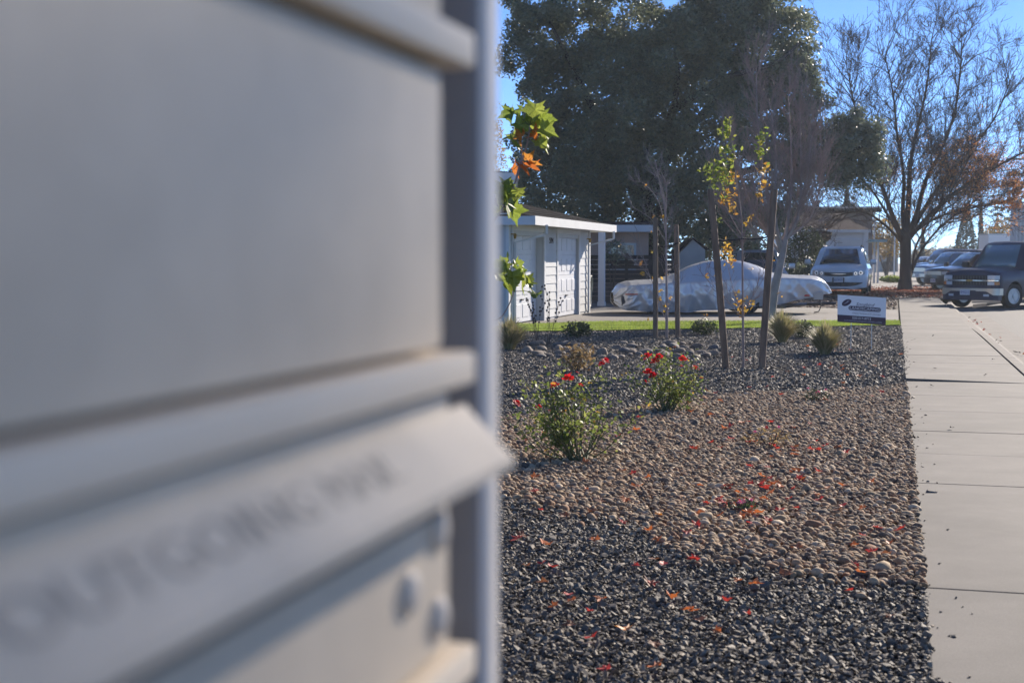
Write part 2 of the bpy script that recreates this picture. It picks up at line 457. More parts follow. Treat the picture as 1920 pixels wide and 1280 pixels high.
# kerb and gutter, section by section, turning the corner at the far end
kb = empty('kerb', (0, 0, 0)); kb['kind'] = 'structure'
path = [(1.585, -6 + 3.04 * i) for i in range(18)] + [(1.75, 48.6), (2.4, 50.6), (3.6, 52.0), (5.6, 52.9), (9, 53.6), (14, 54.6)]
prof = [(0.0, -0.3), (0.0, 0.0), (0.13, 0.0), (0.20, -0.05), (0.24, -0.10), (0.30, -0.107), (0.775, -0.080), (0.775, -0.3)]
for i in range(len(path) - 1):
    p, q = Vector(path[i]), Vector(path[i + 1])
    t = (q - p).normalized()
    def nrm(k):
        a = Vector(path[max(k - 1, 0)]); b = Vector(path[min(k + 1, len(path) - 1)])
        d = (b - a).normalized(); return Vector((d.y, -d.x))
    n0, n1 = nrm(i), nrm(i + 1)
    sm_ = lambda e0, e1, v: max(0.0, min(1.0, (v - e0) / (e1 - e0)))
    dr_ = lambda v: 0.07 * sm_(29.5, 32.5, v) * (1 - sm_(40.5, 43.5, v))
    V = []
    for (pt, n_) in ((p + t * 0.006, n0), (q - t * 0.006, n1)):
        drop = dr_(pt.y)
        for u, z in prof:
            V.append((pt.x + n_.x * u, pt.y + n_.y * u, z - (drop if (z > -0.02) else (drop * 0.3 if z > -0.07 else 0))))
    m_ = len(prof)
    mb = MB(); mb.add(V, [(k, (k + 1) % m_, m_ + (k + 1) % m_, m_ + k) for k in range(m_)] + [tuple(range(m_)), tuple(reversed(range(m_, 2 * m_)))])
    mb.build('kerb_section', MATS['kerb_concrete'], kb)

# driveway pads
dv = empty('driveway', (0, 0, 0)); dv['kind'] = 'structure'
near = [Vector((0.115, 33.25)), Vector((-3.1, 32.2)), Vector((-6.2, 31.15)), Vector((-8.0, 29.0))]
far = [Vector((0.115, 40.7)), Vector((-3.1, 42.0)), Vector((-6.3, 43.0)), Vector((-9.8, 44.0))]
for i in range(3):
    for j in range(2):
        q = [near[i].lerp(far[i], j / 2), near[i].lerp(far[i], (j + 1) / 2), near[i + 1].lerp(far[i + 1], (j + 1) / 2), near[i + 1].lerp(far[i + 1], j / 2)]
        c = sum(q, Vector((0, 0))) / 4
        q = [p + (c - p).normalized() * 0.012 for p in q]
        mb = MB(); mb.prism([(p.x, p.y) for p in q], -0.15, -0.006, 'z')
        mb.build('pad', MATS['concrete_drive'], dv)

# lawn strip
LN = [(-8.0, 25.9), (-6.05, 26.75), (-3.0, 28.7), (0.115, 30.95)]
LF = [(-8.0, 28.9), (-6.2, 31.05), (-3.0, 32.1), (0.115, 33.12)]
sheet('lawn', LN + LF[::-1], -0.012, 'turf')
rng = np.random.default_rng(5)
n = 70000
u = rng.random(n) * 3; k = np.minimum(u.astype(int), 2); fr = (u - k)[:, None]
A = np.array(LN)[k] * (1 - fr) + np.array(LN)[k + 1] * fr
B = np.array(LF)[k] * (1 - fr) + np.array(LF)[k + 1] * fr
w = rng.random((n, 1)); P = A * (1 - w) + B * w
h = rng.uniform(0.03, 0.075, n); an = rng.uniform(0, 6.28, n); wd = rng.uniform(0.004, 0.009, n)
lean = rng.normal(0, 0.025, (n, 2))
V = np.zeros((n, 3, 3))
V[:, 0] = np.c_[P[:, 0] - np.cos(an) * wd, P[:, 1] - np.sin(an) * wd, np.full(n, -0.014)]
V[:, 1] = np.c_[P[:, 0] + np.cos(an) * wd, P[:, 1] + np.sin(an) * wd, np.full(n, -0.014)]
V[:, 2] = np.c_[P + lean, h - 0.014]
tag(np_mesh('lawn_grass', V.reshape(-1, 3), np.arange(n * 3).reshape(n, 3), MATS['grass_blade']),
    'short sunlit green grass in a narrow strip before the driveway', 'grass', kind='stuff')
# steel edging between lawn and stones
mb = MB()
for a, b in zip(LN[:-1], LN[1:]):
    a, b = Vector(a), Vector(b); t = (b - a).normalized(); nn = Vector((-t.y, t.x)) * 0.006
    mb.prism([(a.x - nn.x, a.y - nn.y - 0.02), (b.x - nn.x, b.y - nn.y - 0.02), (b.x + nn.x, b.y + nn.y - 0.02), (a.x + nn.x, a.y + nn.y - 0.02)], -0.1, 0.025, 'z')
tag(mb.build('garden_edging', MATS['black_metal']), 'thin dark edging between the lawn strip and the dark gravel', 'edging')

# ------------------------------------------------------------------ stones
def scatter(name, P, ROT, SC, IDX, protos, label, cat):
    """uncountable stones: points that carry turned and scaled stone shapes"""
    me = bpy.data.meshes.new(name)
    me.vertices.add(len(P)); me.vertices.foreach_set('co', np.asarray(P, np.float32).ravel())
    for nm, arr, ty in (('rot', ROT, 'FLOAT_VECTOR'), ('scl', SC, 'FLOAT_VECTOR'), ('idx', IDX, 'INT')):
        at_ = me.attributes.new(nm, ty, 'POINT')
        at_.data.foreach_set('vector' if ty != 'INT' else 'value', np.asarray(arr, np.int32 if ty == 'INT' else np.float32).ravel())
    me.update()
    o = bpy.data.objects.new(name, me); COL.objects.link(o)
    c = bpy.data.collections.new(name + '_shapes')
    for i, p in enumerate(protos):
        c.objects.link(bpy.data.objects.new('%s_shape_%02d' % (name, i), p))
    ng = bpy.data.node_groups.new(name + '_nodes', 'GeometryNodeTree')
    ng.interface.new_socket('Geometry', in_out='INPUT', socket_type='NodeSocketGeometry')
    ng.interface.new_socket('Geometry', in_out='OUTPUT', socket_type='NodeSocketGeometry')
    N, L = ng.nodes, ng.links
    gi, go = N.new('NodeGroupInput'), N.new('NodeGroupOutput')
    ci = N.new('GeometryNodeCollectionInfo'); ci.inputs[0].default_value = c; ci.inputs['Separate Children'].default_value = True
    ci.inputs['Reset Children'].default_value = True
    ip = N.new('GeometryNodeInstanceOnPoints')
    def attr(nm, ty):
        q = N.new('GeometryNodeInputNamedAttribute'); q.data_type = ty; q.inputs[0].default_value = nm; return q.outputs[0]
    L.new(gi.outputs[0], ip.inputs['Points']); L.new(ci.outputs[0], ip.inputs['Instance'])
    ip.inputs['Pick Instance'].default_value = True
    L.new(attr('idx', 'INT'), ip.inputs['Instance Index'])
    er = N.new('FunctionNodeEulerToRotation'); L.new(attr('rot', 'FLOAT_VECTOR'), er.inputs[0])
    L.new(er.outputs[0], ip.inputs['Rotation']); L.new(attr('scl', 'FLOAT_VECTOR'), ip.inputs['Scale'])
    L.new(ip.outputs[0], go.inputs[0])
    md = o.modifiers.new('stones', 'NODES'); md.node_group = ng
    return tag(o, label, cat, kind='stuff')

def pebble_shape(seed, sub=2, rough=0.18, flat=0.55):
    bm = bmesh.new(); bmesh.ops.create_icosphere(bm, subdivisions=sub, radius=0.5)
    off = Vector((seed * 7.3, seed * 3.1, seed * 1.7)); r_ = random.Random(seed)
    sy, sz = r_.uniform(0.62, 0.85), r_.uniform(0.4, flat + 0.08)
    for v in bm.verts:
        v.co *= 1 + rough * mnoise.noise(v.co * 2.0 + off) * 1.6
        v.co.y *= sy; v.co.z *= sz
    me = bpy.data.meshes.new('pebble'); bm.to_mesh(me); bm.free(); me.shade_smooth(); return me
def chip_shape(seed):
    r_ = random.Random(seed * 11 + 3); bm = bmesh.new()
    fz = r_.uniform(0.28, 0.5)
    for _ in range(11):
        v = Vector((r_.gauss(0, 1), r_.gauss(0, 1), r_.gauss(0, 1))).normalized() * r_.uniform(0.42, 0.56)
        bm.verts.new((v.x, v.y * 0.72, v.z * fz))
    bmesh.ops.convex_hull(bm, input=list(bm.verts))
    me = bpy.data.meshes.new('chip'); bm.to_mesh(me); bm.free(); return me
PEB = [pebble_shape(i) for i in range(7)]
CHP = [chip_shape(i) for i in range(8)]
for p in PEB: p.materials.append(MATS['pebble'])
for p in CHP: p.materials.append(MATS['chip'])

NEARB = [(-9, 10.3), (-3.5, 8.7), (-2.22, 7.85), (-1.31, 7.35), (-0.53, 6.6), (0.2, 6.15)]
FARB = [(-9, 11.2), (-3.47, 12.2), (-2.42, 13.2), (-1.9, 14.5), (-0.9, 15.5), (0.2, 16.3)]
def line(xs, L_): return np.interp(xs, [p[0] for p in L_], [p[1] for p in L_])
rng = np.random.default_rng(11)
def jitter_grid(x0, x1, y0, y1, step):
    gx, gy = np.meshgrid(np.arange(x0, x1, step), np.arange(y0, y1, step))
    P = np.c_[gx.ravel(), gy.ravel()]
    return P + rng.uniform(-0.5, 0.5, P.shape) * step * 1.25
def in_bed(P, margin=0.9):
    return (P[:, 0] < 0.150) & (P[:, 0] > -0.30 * P[:, 1] - margin) & (P[:, 1] < line(P[:, 0], [(-9, 25.4)] + [(p[0], p[1]) for p in LN]) - 0.06)
def wob(P): return 0.16 * np.sin(P[:, 0] * 3.1 + 1.0) + 0.10 * np.sin(P[:, 0] * 7.7) + rng.normal(0, 0.13, len(P))
def place(P, size, tilt, var):
    n_ = len(P)
    sz = size * np.exp(rng.normal(0, var, n_))
    SC = np.c_[sz, sz * rng.uniform(0.85, 1.15, n_), sz * rng.uniform(0.85, 1.2, n_)]
    ROT = np.c_[rng.normal(0, tilt, n_), rng.normal(0, tilt, n_), rng.uniform(0, 6.28, n_)]
    return SC, ROT
# river pebbles
P = jitter_grid(-6, 0.17, 5.8, 16.8, 0.0248)
P = P[in_bed(P)]
P = P[(P[:, 1] > line(P[:, 0], NEARB) + wob(P)) & (P[:, 1] < line(P[:, 0], FARB) + wob(P))]
SC, ROT = place(P, 0.0375, 0.42, 0.31)
Z = -0.012 + rng.uniform(0, 0.022, len(P)) + np.clip((P[:, 0] - 0.10) / 0.05, 0, 1) * 0.010
scatter('river_pebbles', np.c_[P, Z], ROT, SC, rng.integers(0, len(PEB), len(P)), PEB, 'tan and grey rounded river pebbles across the middle of the bed', 'pebbles')
# dark crushed gravel, near and far
for nm, y0, y1, step, size, lab in (('dark_gravel', 2.6, 11.0, 0.0168, 0.0262, 'dark grey crushed gravel in front of the river pebbles'),
                                    ('dark_gravel', 11.0, 31.0, 0.029, 0.038, 'dark grey crushed gravel behind the pebbles, around staked saplings')):
    P = jitter_grid(-10.5, 0.17, y0, y1, step)
    P = P[in_bed(P)]
    if y0 < 5: P = P[P[:, 1] < line(P[:, 0], NEARB) + wob(P) + 0.05]
    else: P = P[P[:, 1] > line(P[:, 0], FARB) + wob(P) - 0.05]
    SC, ROT = place(P, size, 0.5, 0.33)
    Z = -0.014 + rng.uniform(0, 0.018, len(P)) + np.clip((P[:, 0] - 0.10) / 0.05, 0, 1) * 0.012
    scatter(nm, np.c_[P, Z], ROT, SC, rng.integers(0, len(CHP), len(P)), CHP, lab, 'gravel')
# a few stones kicked out onto the sidewalk
P = np.c_[0.15 + rng.exponential(0.05, 150), rng.uniform(4.5, 26, 150)]
SC, ROT = place(P, 0.021, 0.2, 0.3)
scatter('stray_gravel', np.c_[P, np.full(len(P), 0.005)], ROT, SC, rng.integers(0, len(CHP), len(P)), CHP, 'small stones strewn over the left edge of the sidewalk', 'gravel')
# brown gravel and leaf litter beyond the driveway
n = 26000
P = np.c_[rng.uniform(-7, 5.4, n), rng.uniform(41.0, 69, n)]
keep = (P[:, 0] < 0.05) | (P[:, 1] > 53.5)
keep &= P[:, 1] > np.interp(P[:, 0], [-9.8, -3.1, 0.1], [44.2, 42.1, 40.85])
P = P[keep]
leaves('leaf_litter', np.c_[P, rng.uniform(-0.02, 0.02, len(P))], 0.11, mat('litter', None, 0.8, 0.2, 3.0, rnd='island',
       ramp=[(0.20, 0.11, 0.08), (0.30, 0.19, 0.14), (0.14, 0.10, 0.08), (0.33, 0.25, 0.20), (0.12, 0.09, 0.075)]), None, rng, up=2.5)
tag(bpy.data.objects['leaf_litter'], 'brown gravel and leaf litter beyond the driveway', 'leaf litter', kind='stuff')
n = 9000
c = np.array([0.9, 61.5]); P = c + rng.normal(0, 1, (n, 2)) * np.array([2.6, 4.6])
P = P[(P[:, 1] > 53.6) & (P[:, 0] < 5.4)]
leaves('red_leaf_litter', np.c_[P, rng.uniform(0.0, 0.07, len(P))], 0.12, mat('litter_red', None, 0.75, 0.2, 3.0, rnd='island', trans=0.25,
       ramp=[(0.34, 0.09, 0.05), (0.42, 0.16, 0.07), (0.26, 0.07, 0.05), (0.45, 0.22, 0.13)]), None, rng, up=1.5)
tag(bpy.data.objects['red_leaf_litter'], 'fallen red leaves heaped round the foot of the bare street tree', 'leaf litter', kind='stuff')

# cobbles of the dry creek
rs = random.Random(21)
COB = [pebble_shape(40 + i, 3, 0.16, 0.62) for i in range(5)]
for p in COB: p.materials.append(MATS['cobble'])
cobs = []
tries = 0
while len(cobs) < 76 and tries < 4000:
    tries += 1
    f_ = rs.random()
    px = 985 + f_ * 375 + rs.uniform(-8, 8)
    mid = 652 + 14 * f_ + 5 * math.sin(f_ * 7); py = mid + rs.uniform(-13, 15)
    p = gnd(px, py); s = rs.uniform(0.11, 0.25)
    if any((Vector((p.x, p.y)) - Vector((q[0], q[1]))).length < (s + q[2]) * 0.38 for q in cobs): continue
    cobs.append((p.x, p.y, s))
for i, (x, y, s) in enumerate(cobs):
    o = bpy.data.objects.new('cobble', COB[i % 5]); COL.objects.link(o)
    o.location = (x, y, s * 0.17 - 0.01); o.scale = (s, s, s * rs.uniform(0.65, 1.0)); o.rotation_euler = (rs.uniform(-.2, .2), rs.uniform(-.2, .2), rs.uniform(0, 6.28))
    tag(o, 'rounded tan or grey cobble in the dry creek line behind the roses', 'stone', 'cobbles of the dry creek line')

# ------------------------------------------------------------------ cluster mailbox
X0 = -0.24
mbx = empty('cluster_mailbox', (-0.46, 0.38, 0.0))
tag(mbx, 'large grey metal cluster mailbox filling the left half, close to the camera', 'mailbox')
mb = MB()
mb.box(-0.70, -0.287, -0.045, 0.800, 0.72, 1.80)                 # body, its front is the floor of the edge channel
wbuild(mb, 'cabinet', 'mail_frame_shade', mbx)
st = [(-0.705, 0.803), (-0.246, 0.803), (-0.2415, 0.8055), (-0.2390, 0.812), (-0.2385, 0.825), (-0.2395, 0.842), (-0.244, 0.855), (-0.254, 0.865), (-0.270, 0.870), (-0.705, 0.870)]
core = [(-0.705, 0.803), (-0.246, 0.803), (-0.2425, 0.8055), (-0.2425, 0.866), (-0.705, 0.866)]
bead = [(-0.2424, 0.8057), (-0.2390, 0.812), (-0.2385, 0.825), (-0.2395, 0.842), (-0.244, 0.855), (-0.254, 0.865), (-0.270, 0.870), (-0.40, 0.870), (-0.40, 0.8665), (-0.2424, 0.8665)]
core = [(x, 0.803 + (y - 0.803) * 0.68) for x, y in core]; bead = [(x, 0.803 + (y - 0.803) * 0.68) for x, y in bead]
for f_ in (lambda y: y, lambda y: 0.755 - y):
    mb = MB(); mb.prism([(x, f_(y)) for x, y in core], 0.70, 1.815, 'z'); sp_ = wbuild(mb, 'side_panel', 'mail_frame_shade', mbx)
    mb = MB(); mb.prism([(x, f_(y)) for x, y in bead], 0.70, 1.815, 'z'); wbuild(mb, 'edge_bead', 'mail_edge_sunlit', sp_, 50)
mb = MB(); mb.bbox(-0.72, -0.215, -0.13, 0.89, 1.816, 1.86, 0.012); wbuild(mb, 'roof', 'mail_frame_shade', mbx, 40)
mb = MB(); mb.prism([(-0.60, 0.22), (-0.34, 0.22), (-0.34, 0.54), (-0.60, 0.54)], 0.04, 0.719, 'z'); wbuild(mb, 'pedestal', 'mail_frame_shade', mbx)
mb = MB(); mb.bbox(-0.66, -0.28, 0.16, 0.60, -0.03, 0.04, 0.008); wbuild(mb, 'foot_plate', 'mail_frame_shade', mbx)
zs_bar = [(1.556, 1.576), (1.379, 1.3975), (1.210, 1.229), (1.06, 1.08), (0.90, 0.92)]
for z0, z1 in zs_bar:
    mb = MB(); mb.bbox(-0.262, -0.2290, -0.0, 0.756, z0, z1, 0.0042); wbuild(mb, 'door_trim', 'mail_trim', mbx, 50)
for z0, z1 in ((1.5795, 1.80), (1.4005, 1.5525), (1.0835, 1.2065), (0.9235, 1.0565), (0.735, 0.8965)):
    mb = MB(); mb.bbox(-0.284, X0, 0.002, 0.728, z0, z1, 0.005); d = wbuild(mb, 'door', 'mail_paint', mbx, 50)
    if z1 < 1.3:
        for yy in (0.2, 0.55):
            mb = MB(); mb.lathe([(0.0001, 0.004), (0.008, 0.0035), (0.010, 0.0)], 14, 'x', (X0, yy, (z0 + z1) / 2)); wbuild(mb, 'lock', 'rivet', d, 60)
mb = MB(); mb.bbox(-0.284, X0 + 0.001, 0.002, 0.735, 1.232, 1.376, 0.004); wbuild(mb, 'slot_panel', 'mail_paint', mbx, 50)
# sloping hood over the slot, with its rolled lip
hp = [(-0.2385, 1.366), (-0.2105, 1.3375), (-0.2088, 1.3365), (-0.2083, 1.331), (-0.2115, 1.3295), (-0.2375, 1.354)]
mb = MB(); mb.prism(hp, 0.01, 0.762, 'y'); hood = wbuild(mb, 'slot_hood', 'mail_paint', mbx, 50)
mb = MB(); mb.prism([(0.05, 1.340), (0.05, 1.323), (0.652, 1.323), (0.668, 1.340)], -0.2375, -0.2165, 'x'); wbuild(mb, 'hood_bracket', 'trim_black', mbx)
for yy, zz in ((0.712, 1.302), (0.664, 1.279), (0.712, 1.254), (0.06, 1.302), (0.11, 1.272), (0.06, 1.254)):
    mb = MB(); mb.lathe([(0.0118, -0.002), (0.0115, 0.002), (0.0095, 0.0042), (0.006, 0.0054), (0.001, 0.0058)], 20, 'x', (X0 + 0.001, yy, zz)); wbuild(mb, 'bolt', 'rivet', mbx, 70)
sl = Vector((-0.0280, 0, 0.0285)).normalized()
nrm_ = Vector((0.0285, 0, 0.0280)).normalized()
Mt = Matrix(((0, sl.x, nrm_.x, -0.2247 + nrm_.x * 0.0006), (1, 0, 0, 0.612), (0, sl.z, nrm_.z, 1.3520 + nrm_.z * 0.0006), (0, 0, 0, 1)))
t_ = put_text('OUTGOING MAIL', 0.024, MATS['print_grey'], hood, Mt, sx=1.6, extrude=0.0002, align='RIGHT')

# ================================================================== houses and fences
# garage at the end of the driveway, front parallel to the street
GX = -7.92
gh = empty('garage_house', (-11.0, 32.0, 0)); tag(gh, 'white garage with two panelled doors and low dark roof behind the lawn', 'garage')
EX, EZ0, EZ1 = -7.28, 2.145, 2.32
YC0, YC1 = 28.15, 36.9
D1 = (28.75, 31.45); D2 = (32.85, 35.15); DT = 2.05
mb = MB()
for y0, y1, z0, z1 in ((28.35, D1[0], 0, 2.4), (D1[1], D2[0], 0, 2.4), (D2[1], 36.45, 0, 2.4), (D1[0], D1[1], DT, 2.4), (D2[0], D2[1], DT, 2.4)):
    mb.box(GX - 0.18, GX, y0, y1, z0 - 0.1, z1)
mb.box(-14.5, GX - 0.18, 28.35, 28.53, -0.1, 2.4); mb.box(-14.5, GX - 0.18, 36.27, 36.45, -0.1, 2.4)
wall = wbuild(mb, 'wall', 'siding', gh)
for y0, y1 in ((28.39, D1[0] - .13), (D1[1] + .13, D2[0] - .13), (D2[1] + .13, 36.36)):      # lap boards
    z = 0.05
    while z < 2.1:
        mb = MB(); mb.prism([(GX, z), (GX + 0.022, z), (GX + 0.006, z + 0.197), (GX, z + 0.197)], y0, y1, 'y'); wbuild(mb, 'siding_board', 'siding', gh)
        z += 0.2
z = 0.05
for (y0, y1), xo in ((D1, 0.16), (D2, 0.05)):
    for a, b, c_, d_ in ((y0 - .13, y0, -0.05, DT + .13), (y1, y1 + .13, -0.05, DT + .13), (y0, y1, DT, DT + .13)):
        mb = MB(); mb.box(GX - 0.01, GX + 0.035, a, b, c_, d_); wbuild(mb, 'door_casing', 'white_paint', gh)
    dr = wbuild(MB().box(GX - xo - 0.06, GX - xo - 0.025, y0 + .003, y1 - .003, 0.01, DT - .005), 'garage_door', 'door_white', gh)
    for r_ in range(4):
        z0 = 0.02 + r_ * 0.505
        m2 = MB(); m2.bbox(GX - xo - 0.026, GX - xo - 0.004, y0 + .006, y1 - .006, z0, z0 + 0.497, 0.006)
        sec = wbuild(m2, 'door_section', 'door_white', gh)
        npan = 4; w_ = (y1 - y0) / npan
        for k in range(npan):
            m3 = MB(); m3.bbox(GX - xo - 0.008, GX - xo + 0.006, y0 + k * w_ + .09, y0 + (k + 1) * w_ - .09, z0 + .10, z0 + .40, 0.012)
            wbuild(m3, 'raised_panel', 'door_white', sec)
for y in ((D1[0] + D1[1]) / 2, (D2[0] + D2[1]) / 2):
    xo = .16 if y < 32 else .05
    wbuild(MB().bbox(GX - xo - .002, GX - xo + .035, y - .09, y + .09, .50, .54, .01), 'door_handle', 'black_metal', gh)
for x_, y in ((-9.2, 31.6), (-9.6, 34.2)):
    wbuild(MB().tube([(x_, y, 2.4), (x_, y, 3.2)], .05, 8), 'vent_pipe', 'wire', gh)
for y in (28.36, 36.40):
    wbuild(MB().box(GX - 0.02, GX + 0.045, y - .06, y + .07, -0.05, 2.2), 'corner_board', 'white_paint', gh)
# roof: low hip with boxed eaves
rf = MB(); t0 = 0.03
x_r, z_r = EX - 3.9, 2.32 + .98
V = [(EX, YC0, EZ1), (EX, YC1, EZ1), (x_r, YC0 + 3.4, z_r), (x_r, YC1 - 3.0, z_r), (-15.2, YC0, EZ1), (-15.2, YC1, EZ1)]
V += [(x, y, z - 0.06) for x, y, z in V]
rf.add(V, [(0, 1, 3, 2), (0, 2, 4), (1, 5, 3), (2, 3, 5, 4), (7, 6, 8, 9), (6, 10, 8), (7, 9, 11), (9, 8, 10, 11), (0, 6, 7, 1), (1, 7, 11, 5), (5, 11, 10, 4), (4, 10, 6, 0)])
roof = wbuild(rf, 'roof', 'shingle', gh)
k = 0
for s_ in np.arange(0.12, 0.98, 0.1):                        # shingle courses, proud of the sheet
    a = Vector(V[0]).lerp(Vector(V[2]), s_); b = Vector(V[1]).lerp(Vector(V[3]), s_)
    up_ = Vector((0.29, 0, 1)).normalized()
    a2 = Vector(V[0]).lerp(Vector(V[2]), s_ + 0.1); b2 = Vector(V[1]).lerp(Vector(V[3]), s_ + 0.1)
    m2 = MB(); m2.add([a + up_ * .016, b + up_ * .016, b2 + up_ * .004, a2 + up_ * .004, a + up_ * .001, b + up_ * .001], [(0, 1, 2, 3), (4, 5, 1, 0)])
    wbuild(m2, 'shingle_course', 'shingle', roof)
wbuild(MB().box(EX, EX + 0.03, YC0 - .03, YC1, EZ0, EZ1 + 0.012), 'fascia', 'white_paint', gh)
wbuild(MB().box(-15.2, EX - .002, YC0 - .032, YC0 - .002, EZ0, EZ1 + 0.010), 'fascia', 'white_paint', gh)
wbuild(MB().box(-15.2, EX - .002, YC1, YC1 + .03, EZ0, EZ1 + 0.010), 'fascia', 'white_paint', gh)
wbuild(MB().box(-15.1, EX - .004, YC0 + .004, YC1 - .004, EZ0 + .04, EZ0 + .06), 'soffit', 'white_paint', gh)
for y in (29.0, 36.4):
    m2 = MB(); m2.tube([(EX + .05, y, EZ0 + .02), (EX + .05, y, EZ0 - .17), (EX - .02, y, EZ0 - .2), (GX + .06, y - .25, EZ0 - .36), (GX + .06, y - .25, 0.05)], 0.035, 4)
    wbuild(m2, 'downspout', 'white_paint', gh)
for y in (28.60, 36.15):
    m2 = MB(); m2.lathe([(0.01, 0.0), (0.025, 0.01), (0.035, 0.07), (0.045, 0.08), (0.01, 0.12)], 10, 'z', (GX + .10, y, 1.86)); m2.box(GX, GX + .10, y - .012, y + .012, 1.95, 1.975)
    wl = wbuild(m2, 'wall_lantern', 'brass', gh, 40)
Mn = Matrix(((0, 0, 1, GX + 0.028), (1, 0, 0, (D1[1] + D2[0]) / 2), (0, 1, 0, 1.86), (0, 0, 0, 1)))
tn = put_text('594', 0.2, MATS['print_black'], gh, Matrix.Translation(-gh.location) @ Mn, name='house_number', extrude=0.006, sx=1.3)

# taller part of the house, only its roof corner clears the mailbox
p = at(972, 338, 41.0)
hh = empty('main_house', (p.x - 6, p.y + 3, 0)); tag(hh, 'taller white house whose roof corner shows above the garage, beside the mailbox', 'house')
dx = Vector((RGT.x, RGT.y, 0)).normalized(); dn = Vector((-dx.y, dx.x, 0)); pz = p.z
def along(o, s, t, z): return (o + dx * s + dn * t).xy.to_3d() + Vector((0, 0, z))
def slab(o, s0, s1, t0_, t1_, z0, z1):
    m_ = MB(); q = [along(o, s, t, 0) for s, t in ((s0, t0_), (s1, t0_), (s1, t1_), (s0, t1_))]
    m_.prism([(v.x, v.y) for v in q], z0, z1, 'z'); return m_
wbuild(slab(p, -12, -.7, .8, 6, -.1, pz - .31), 'wall', 'siding', hh)
wbuild(slab(p, -12.5, -.06, 0, 6.4, pz - .30, pz + .02), 'eave', 'white_paint', hh)
wbuild(slab(p, -12.5, 0, -.05, 6.4, pz + .023, pz + .22), 'fascia', 'white_paint', hh)
V = [along(p, *q) for q in ((.02, -.02, pz + .225), (-12.5, -.02, pz + .225), (-12.5, 6.3, pz + .225), (.02, 6.3, pz + .225), (-3.5, 3.1, pz + .7), (-12.5, 3.1, pz + .7))]
m2 = MB(); m2.add(V, [(0, 1, 5, 4), (3, 4, 5, 2), (0, 4, 3), (1, 2, 5), (0, 3, 2, 1)])
wbuild(m2, 'roof', 'shingle', hh)

# carport post and the neighbouring house
pp = gnd(1128, 573)
po = empty('porch_post', (pp.x, pp.y, 0)); tag(po, 'white square porch post between the garage and the dark fence', 'post')
MB().bbox(-.095, .095, -.095, .095, 0.0, 2.3, .01).build('shaft', MATS['white_paint'], po); MB().bbox(-.115, .115, -.115, .115, -.02, .12, .01).build('plinth', MATS['white_paint'], po)
nh = empty('neighbour_house', tuple(at(1140, 484, 52).xy) + (0,)); tag(nh, 'peach walled house with pale eave, behind the dark fence', 'house')
a, b = at(1060, 484, 50), at(1216, 484, 50)
dx = (b - a).normalized(); dn = Vector((-dx.y, dx.x, 0))
def along(o, s, t, z): return (o + dx * s + dn * t).xy.to_3d() + Vector((0, 0, z))
def slab(o, s0, s1, t0_, t1_, z0, z1):
    m_ = MB(); q = [along(o, s, t, 0) for s, t in ((s0, t0_), (s1, t0_), (s1, t1_), (s0, t1_))]
    m_.prism([(v.x, v.y) for v in q], z0, z1, 'z'); return m_
W_ = (b - a).length
wbuild(slab(a, 0, W_, 0, 6, -.1, 2.5), 'wall', 'peach_wall', nh)
wbuild(slab(a, -.4, W_ + .15, -.9, 6.4, 2.38, 2.62), 'eave', 'white_paint', nh)
wbuild(slab(a, -.3, W_ + .1, -.8, 6.3, 2.625, 2.74), 'roof', 'shingle_brown', nh)
wf = wbuild(slab(a, 1.55, 2.55, -.05, 0.02, 1.0, 2.0), 'window', 'white_paint', nh); wbuild(slab(a, 1.63, 2.47, -.055, 0.03, 1.08, 1.92), 'pane', 'glass', wf)

fa, fb = at(1088, 484, 46), at(1262, 484, 46)
fn = empty('slat_fence', tuple(((fa + fb) / 2).xy) + (0,)); tag(fn, 'dark horizontal slat fence behind the covered boat, sunlight through its gaps', 'fence')
W_ = (fb - fa).length
z = 0.06; i = 0; rs = random.Random(8)
while z < 1.5:
    a = fa
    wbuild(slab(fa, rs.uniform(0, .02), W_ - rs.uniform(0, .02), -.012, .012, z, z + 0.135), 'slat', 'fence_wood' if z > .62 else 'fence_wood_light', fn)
    z += 0.135 + (0.012 if z > .62 else 0.008) + (0.016 if i in (6, 7, 8) else 0); i += 1
for s in np.arange(0, W_ + .1, W_ / 2):
    wbuild(slab(fa, s - .05, s + .05, .014, .11, -.05, 1.62), 'post', 'fence_wood', fn)

ga, gb = at(1272, 484, 50), at(1322, 484, 50)
sh = empty('garden_shed', tuple(((ga + gb) / 2).xy) + (0,)); tag(sh, 'small pale gabled shed under the oak, just behind the covered boat', 'shed')
W_ = (gb - ga).length
m_ = MB(); q = [(0, -.1), (W_, -.1), (W_, 1.75), (W_ * .55, 2.12), (0, 1.6)]
V = [along(ga, s, 0, z) for s, z in q] + [along(ga, s, 2.0, z) for s, z in q]; n_ = len(q)
m_.add(V, [tuple(range(n_)), tuple(reversed(range(n_, 2 * n_)))] + [(k, (k + 1) % n_, n_ + (k + 1) % n_, n_ + k) for k in range(n_)]); wbuild(m_, 'wall', 'shed_wall', sh)
for (s0, z0), (s1, z1) in (((-.1, 1.6), (W_ * .55, 2.14)), ((W_ * .55, 2.14), (W_ + .12, 1.74))):
    m_ = MB(); V = [along(ga, s, t, z) for t in (-.1, 2.1) for s, z in ((s0, z0), (s1, z1), (s1, z1 + .05), (s0, z0 + .05))]
    m_.add(V, [(0, 1, 2, 3), (7, 6, 5, 4), (0, 4, 5, 1), (1, 5, 6, 2), (2, 6, 7, 3), (3, 7, 4, 0)]); wbuild(m_, 'roof', 'shingle_brown', sh)

